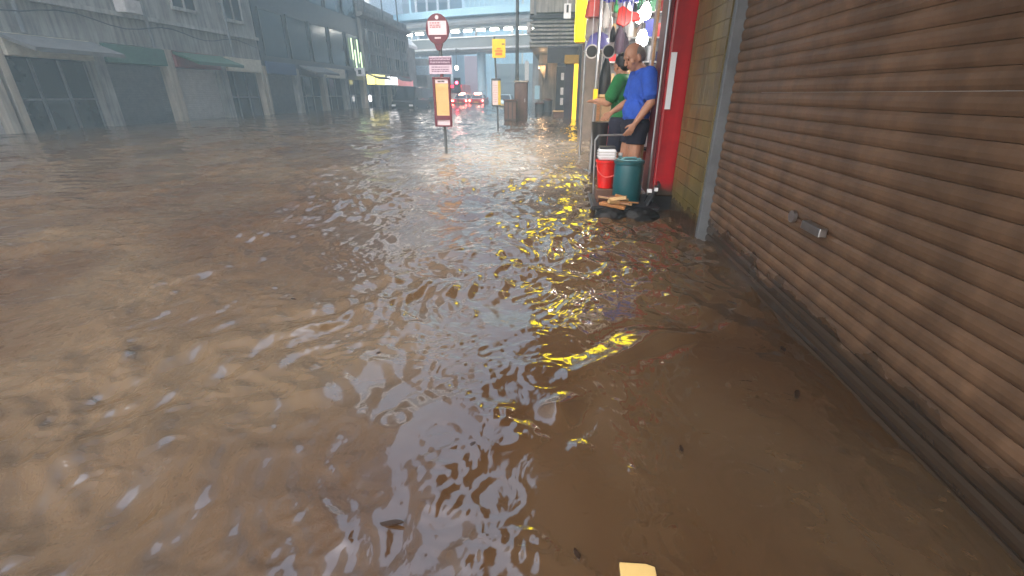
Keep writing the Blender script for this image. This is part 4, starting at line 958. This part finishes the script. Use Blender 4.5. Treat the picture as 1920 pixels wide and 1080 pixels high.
def person(label, loc, rot, shirt, shorts, hair, J, bald=.0, slim=1.0):
    t = thing('person', label, 'person', (0, 0, 0))
    V = {k: Vector(v) for k, v in J.items() if isinstance(v, tuple)}
    b = MB()
    # torso and neck
    b.cap(V['pelvis'] + Vector((0, .075, 0)), V['pelvis'] + Vector((0, -.075, 0)), .115, .115)
    b.ball(V['waist'], .13, (.95 * slim, 1.22, 1.05)); b.ball(V['chest'], .15, (.88 * slim, 1.22, 1.1))
    b.cap(V['pelvis'], V['chest'], .13 * slim, .13 * slim)
    b.cap(V['chest'] + Vector((0, 0, .08)), V['neck'], .085, .058); b.cap(V['neck'], V['head'] - Vector((.0, 0, .05)), .056, .055)
    for s in ('l', 'r'):
        b.cap(V['sh' + s], V['chest'] + Vector((0, 0, .09)), .062, .08)
        b.cap(V['sh' + s], V['el' + s], .056, .043); b.cap(V['el' + s], V['el' + s].lerp(V['wr' + s], .35), .043, .042); b.cap(V['el' + s].lerp(V['wr' + s], .35), V['wr' + s], .042, .026)
        b.cap(V['hip' + s], V['kn' + s], .088, .056); b.cap(V['kn' + s], V['kn' + s].lerp(V['an' + s], .35) - Vector((.018, 0, 0)), .053, .055)
        b.cap(V['kn' + s].lerp(V['an' + s], .35) - Vector((.018, 0, 0)), V['an' + s], .055, .036)
        a = V['an' + s]; b.ball(a + Vector((-.04, 0, -.04)), .036); b.cap(a + Vector((-.02, 0, -.035)), a + Vector((.15, 0, -.052)), .04, .026)
        for k in range(5): b.cap(a + Vector((.14, -.034 + .017 * k, -.055)), a + Vector((.185 - .008 * abs(k - (1 if s == 'r' else 3)), -.036 + .018 * k, -.06)), .014, .011, 8)
        d = V['wr' + s] - V['el' + s]
        hand(b, V['wr' + s], (d.normalized() + Vector((.1, 0, -.25))), Vector((1, 0, .2)), Vector((0, 1 if s == 'l' else -1, 0)), .95, .6)
    # head, tilted down
    pit = J.get('pitch', .35); yw = J.get('turn', 0); Rm = Euler((0, pit, yw)).to_matrix(); hc = V['head']
    def H(x, y, z): return hc + Rm @ Vector((x, y, z))
    e = Euler((0, pit, yw))
    b.ball(H(-.005, 0, .03), .1, (1.0, .80, .95), 3, e); b.ball(H(.02, 0, -.04), .078, (.95, .82, 1.05), 3, e)
    b.ball(H(.055, 0, -.088), .032, (1, 1.1, .8), 2, e)
    b.cap(H(.09, 0, .02), H(.112, 0, -.022), .011, .0165, 8); b.ball(H(.102, .012, -.028), .011); b.ball(H(.102, -.012, -.028), .011)
    b.cap(H(.088, .035, .032), H(.088, -.035, .032), .014, .014, 8)
    b.cap(H(.084, .02, -.056), H(.084, -.02, -.056), .013, .013, 8); b.cap(H(.082, .017, -.068), H(.082, -.017, -.068), .012, .012, 8)
    for s in (1, -1):
        b.ball(H(.06, s * .045, -.02), .026); b.ball(H(-.005, s * .082, -.01), .033, (.55, .3, 1), 2, e); b.cap(H(-.0, s * .084, .012), H(.005, s * .078, -.035), .01, .009, 8)
    eyes = [H(.087, .031, .008), H(.087, -.031, .008)]; brow = [H(.096, .033, .034), H(.096, -.033, .034)]; mouth = [H(.094, k, -.062) for k in (-.016, 0, .016)]
    def paint(c):
        if any((c - q).length < .009 for q in eyes): return 1
        if any((c - q).length < .008 for q in brow): return 2
        if any((c - q).length < .0095 for q in mouth): return 3
        return 0
    fuse('body', b, [M_skin, M_eye, hair, M_lip], t, .0062, 3, paint)
    h = MB()
    rr_ = random.Random(3)
    h.ball(H(-.022, 0, .045 - bald * .022), .1, (.98 - bald * .1, .86, .9 - bald * .02), 3, e); h.ball(H(-.06, 0, -.005), .075, (.7, 1.0, 1.0), 2, e)
    for s in (1, -1): h.ball(H(-.02, s * .06, .02), .045, (1.0, .6, 1.0), 2, e)
    for k in range(60 - int(bald * 40)):
        a, u = rr_.uniform(0, 6.28), rr_.uniform(.1, 1)
        q = (1 - .1 * bald) * Vector((-.022 + .085 * u * math.cos(a), .078 * u * math.sin(a), .045 + .085 * math.sqrt(max(0, 1 - u * u * .9))))
        if bald and (q.z > .07 or q.x > -.03): continue
        h.cap(H(*(q * .97)), H(q.x - .02, q.y, q.z + .002), .012, .008, 6)
    fuse('hair', h, hair, t, .008, 2)
    c = MB()
    c.ball(V['chest'], .165, (.94 * slim, 1.22, 1.1)); c.ball(V['waist'], .155, (1.03 * slim, 1.2, 1.05)); c.cap(V['pelvis'] + Vector((.0, .06, .09)), V['pelvis'] + Vector((.0, -.06, .09)), .148 * slim, .148 * slim)
    c.cap(V['pelvis'] + Vector((0, 0, .1)), V['chest'], .15 * slim, .15 * slim); c.cap(V['chest'] + Vector((0, 0, .09)), V['neck'] - Vector((0, 0, .025)), .1, .07)
    hem = V['pelvis'].z - .03
    for s in ('l', 'r'):
        c.cap(V['sh' + s], V['chest'] + Vector((0, 0, .08)), .078, .1)
        q = V['sh' + s].lerp(V['el' + s], .82); c.cap(V['sh' + s], q.lerp(V['sh' + s], .1), .078, .072); c.cone(V['sh' + s], q, .078, .078, 14)
    rr_ = random.Random(8)
    for k in range(9):          # folds
        a = rr_.uniform(0, 6.28); z0 = rr_.uniform(hem + .02, V['chest'].z - .05); z1 = z0 + rr_.uniform(-.12, .12)
        c.cap((V['waist'].x + .155 * slim * math.cos(a), .175 * math.sin(a), z0), (V['waist'].x + .15 * slim * math.cos(a + .5), .17 * math.sin(a + .5), z1), .008, .006, 6)
    fuse('t_shirt', c, shirt, t, .009, 3)
    g = MB()
    g.cap(V['pelvis'] + Vector((0, .07, -.03)), V['pelvis'] + Vector((0, -.07, -.03)), .135, .135)
    for s in ('l', 'r'):
        k = V['hip' + s].lerp(V['kn' + s], J.get('shorts', .8)); g.cone(V['hip' + s] + Vector((0, 0, .05)), k, .115, .098, 16); g.ball(V['hip' + s], .118)
    fuse('shorts', g, shorts, t, .009, 3)
    t.location = loc; t.rotation_euler = (0, 0, rot); return t
man = dict(pelvis=(0, 0, .88), waist=(.01, 0, 1.0), chest=(-.025, 0, 1.2), neck=(.0, 0, 1.38), head=(.075, 0, 1.49), shl=(-.03, .19, 1.33), shr=(-.02, -.19, 1.33),
           ell=(-.06, .25, 1.09), wrl=(.075, .24, .89), elr=(.02, -.25, 1.08), wrr=(.2, -.2, .98), hipl=(0, .09, .84), hipr=(0, -.09, .84), knl=(.02, .12, .46), knr=(.05, -.12, .46),
           anl=(-.02, .13, .075), anr=(.02, -.13, .075), pitch=.45, turn=.25, shorts=.42)
person('man in a royal blue t-shirt and dark shorts looking down at the shop edge', (.79, 5.02, -.06), R(188), M_tblue, M_navy, M_hairg, man, bald=1, slim=.84)
grn = dict(pelvis=(0, 0, .86), waist=(0, 0, .98), chest=(.0, 0, 1.18), neck=(.02, 0, 1.36), head=(.06, 0, 1.46), shl=(.0, .18, 1.3), shr=(.0, -.18, 1.3),
           ell=(.1, .22, 1.06), wrl=(.3, .14, 1.08), elr=(.06, -.22, 1.04), wrr=(.26, -.12, 1.06), hipl=(0, .09, .82), hipr=(0, -.09, .82), knl=(.03, .1, .45), knr=(.0, -.1, .45),
           anl=(0, .11, .075), anr=(-.03, -.11, .075), pitch=.3, turn=-.5, shorts=.85)
person('dark-haired person in a green t-shirt half hidden behind the man in blue', (.77, 5.95, -.06), R(150), M_tgreen, M_navy, M_hairb, grn, slim=.9)

# ------------------------------------------------------------------ near shopfront on the right
ns = thing('shuttered_shop', 'closed brown shopfront with roller shutter beside the red pillar', 'shop', (1.4, 2, -.3))
WX = 1.12
M_shut = mat('brown_shutter_paint', (.18, .10, .055), .45, .1, var=.35, scale=5, streak=.3, wet=.13, bump=.2, bscale=9)
M_tile = mat('brown_wall_tile', (.17, .10, .06), .3, var=.35, scale=4, streak=.4, wet=.13)
M_olive = mat('olive_tile', (.19, .14, .045), .35, var=.35, scale=4, streak=.45, wet=.13)
def tiles(x, y0, y1, z0, z1, ty, tz):
    m = MB(); m.box(x + .012, x + .3, y0, y1, z0, z1); ny, nz = round((y1 - y0) / ty), round((z1 - z0) / tz)
    dy, dz_ = (y1 - y0) / ny, (z1 - z0) / nz
    for i in range(ny):
        for k in range(nz):
            m.box(x + random.uniform(0, .002), x + .0115, y0 + i * dy + .002, y0 + (i + 1) * dy - .002, z0 + k * dz_ + .002, z0 + (k + 1) * dz_ - .002)
    return m
obj('tiled_pier', tiles(WX, 3.6, 4.48, -.3, 3.0, .11, .11), M_olive, ns)
obj('tiled_pier', tiles(WX, -3.0, .62, -.3, 3.0, .11, .11), M_tile, ns)
g = MB(); z = -.3
while z < 2.7:
    prof = [(WX + .085, z), (WX + .077, z + .014), (WX + .074, z + .031), (WX + .077, z + .048), (WX + .085, z + .062)]
    g.prism([(x_, z_) for x_, z_ in prof] + [(WX + .14, z + .062), (WX + .14, z)], 'y', .68, 3.54) ; z += .064
obj('roller_shutter', g, M_shut, ns)
obj('guide_rail', MB().box(WX + .01, WX + .15, .622, .679, -.3, 2.75), M_greymetal, ns, bevel=.004)
obj('guide_rail', MB().box(WX + .01, WX + .15, 3.541, 3.598, -.3, 2.75), M_greymetal, ns, bevel=.004)
obj('shutter_box', MB().box(WX - .05, WX + .3, .63, 3.59, 2.752, 3.0), M_brownd, ns, bevel=.01)
hd_ = obj('shutter_handle', MB().box(WX + .03, WX + .066, 2.0, 2.16, .52, .56), M_steel, ns, bevel=.004)
obj('lock', MB().cyl((WX + .066, 2.3, .54), (WX + .05, 2.3, .54), .03, 16), M_steel, ns)

# ------------------------------------------------------------------ floating litter
def leaf(loc, L, wd, rot, m, label):
    q = MB(); pts = [(L * (t - .5), wd * math.sin(math.pi * t) ** .8 * .5) for t in np.linspace(0, 1, 9)] + [(L * (t - .5), -wd * math.sin(math.pi * t) ** .8 * .5) for t in np.linspace(1, 0, 9)[1:-1]]
    q.prism([(x, y + .12 * L * math.sin(3 * x / L)) for x, y in pts], 'z', 0, .006)
    o = solo('floating_leaf', q, m, label, 'leaf', 'leaves on the water'); o.location = loc; o.rotation_euler = (R(4), R(-5), rot)
M_leaf = mat('wet_dark_leaf', (.03, .018, .012), .35, var=.4, scale=30)
leaf((-.42, .83, .008), .075, .016, R(-8), M_leaf, 'long dark leaf floating at the lower left')
leaf((.09, .79, .008), .03, .012, R(100), M_leaf, 'small dark leaf floating at the lower right')
leaf((-.79, 1.67, .008), .05, .02, R(20), M_leaf, 'dark leaf floating at the left mid water')
leaf((-4.3, 31, .03), .6, .25, R(10), M_leaf, 'dark floating scrap far out on the flooded road')
LL = [(.98, 1.55, .05, .02, 40), (1.08, 1.9, .04, .018, 80), (1.02, 2.4, .06, .02, 120), (.95, 3.1, .05, .02, 10), (1.1, 3.4, .05, .03, 60), (-.25, 1.15, .03, .012, 30), (.45, 1.2, .028, .012, 70), (-1.5, 2.2, .06, .02, 150)]
LT = ['small dark scrap nearest the shutter in the lower right', 'tiny dark scrap by the shutter below its handle', 'dark leaf floating along the shutter past its handle', 'dark leaf floating near the far end of the shutter', 'broad dark leaf against the olive tiled pier', 'tiny dark leaf in the pale reflection, low centre', 'tiny dark leaf in the brown pool above the yellow card', 'dark leaf on open water left of the middle']
for (x, y, L, wd, a), tx in zip(LL, LT): leaf((x, y, .008), L, wd, R(a), M_leaf, tx)
solo('floating_card', MB().prism([(.195, .66), (.285, .655), (.283, .772), (.262, .778), (.196, .776)], 'z', .004, .016), mat('wet_yellow_card', (.62, .44, .17), .4, var=.15), 'piece of pale yellow card floating at the bottom of the picture', 'card', bevel=.002)

# ------------------------------------------------------------------ rain haze
hz = MB().box(-75, 25, -25, 175, -1.7, 72)
ho = obj('haze', hz, []); ho['kind'] = 'stuff'
hm = bpy.data.materials.new('rain_haze'); hm.use_nodes = True; n = hm.node_tree.nodes; n.remove(n['Principled BSDF'])
pv = n.new('ShaderNodeVolumePrincipled'); pv.inputs['Color'].default_value = (.62, .85, 1, 1); pv.inputs['Density'].default_value = .0085; pv.inputs['Anisotropy'].default_value = .2
hm.node_tree.links.new(pv.outputs['Volume'], n['Material Output'].inputs['Volume']); ho.data.materials.append(hm)
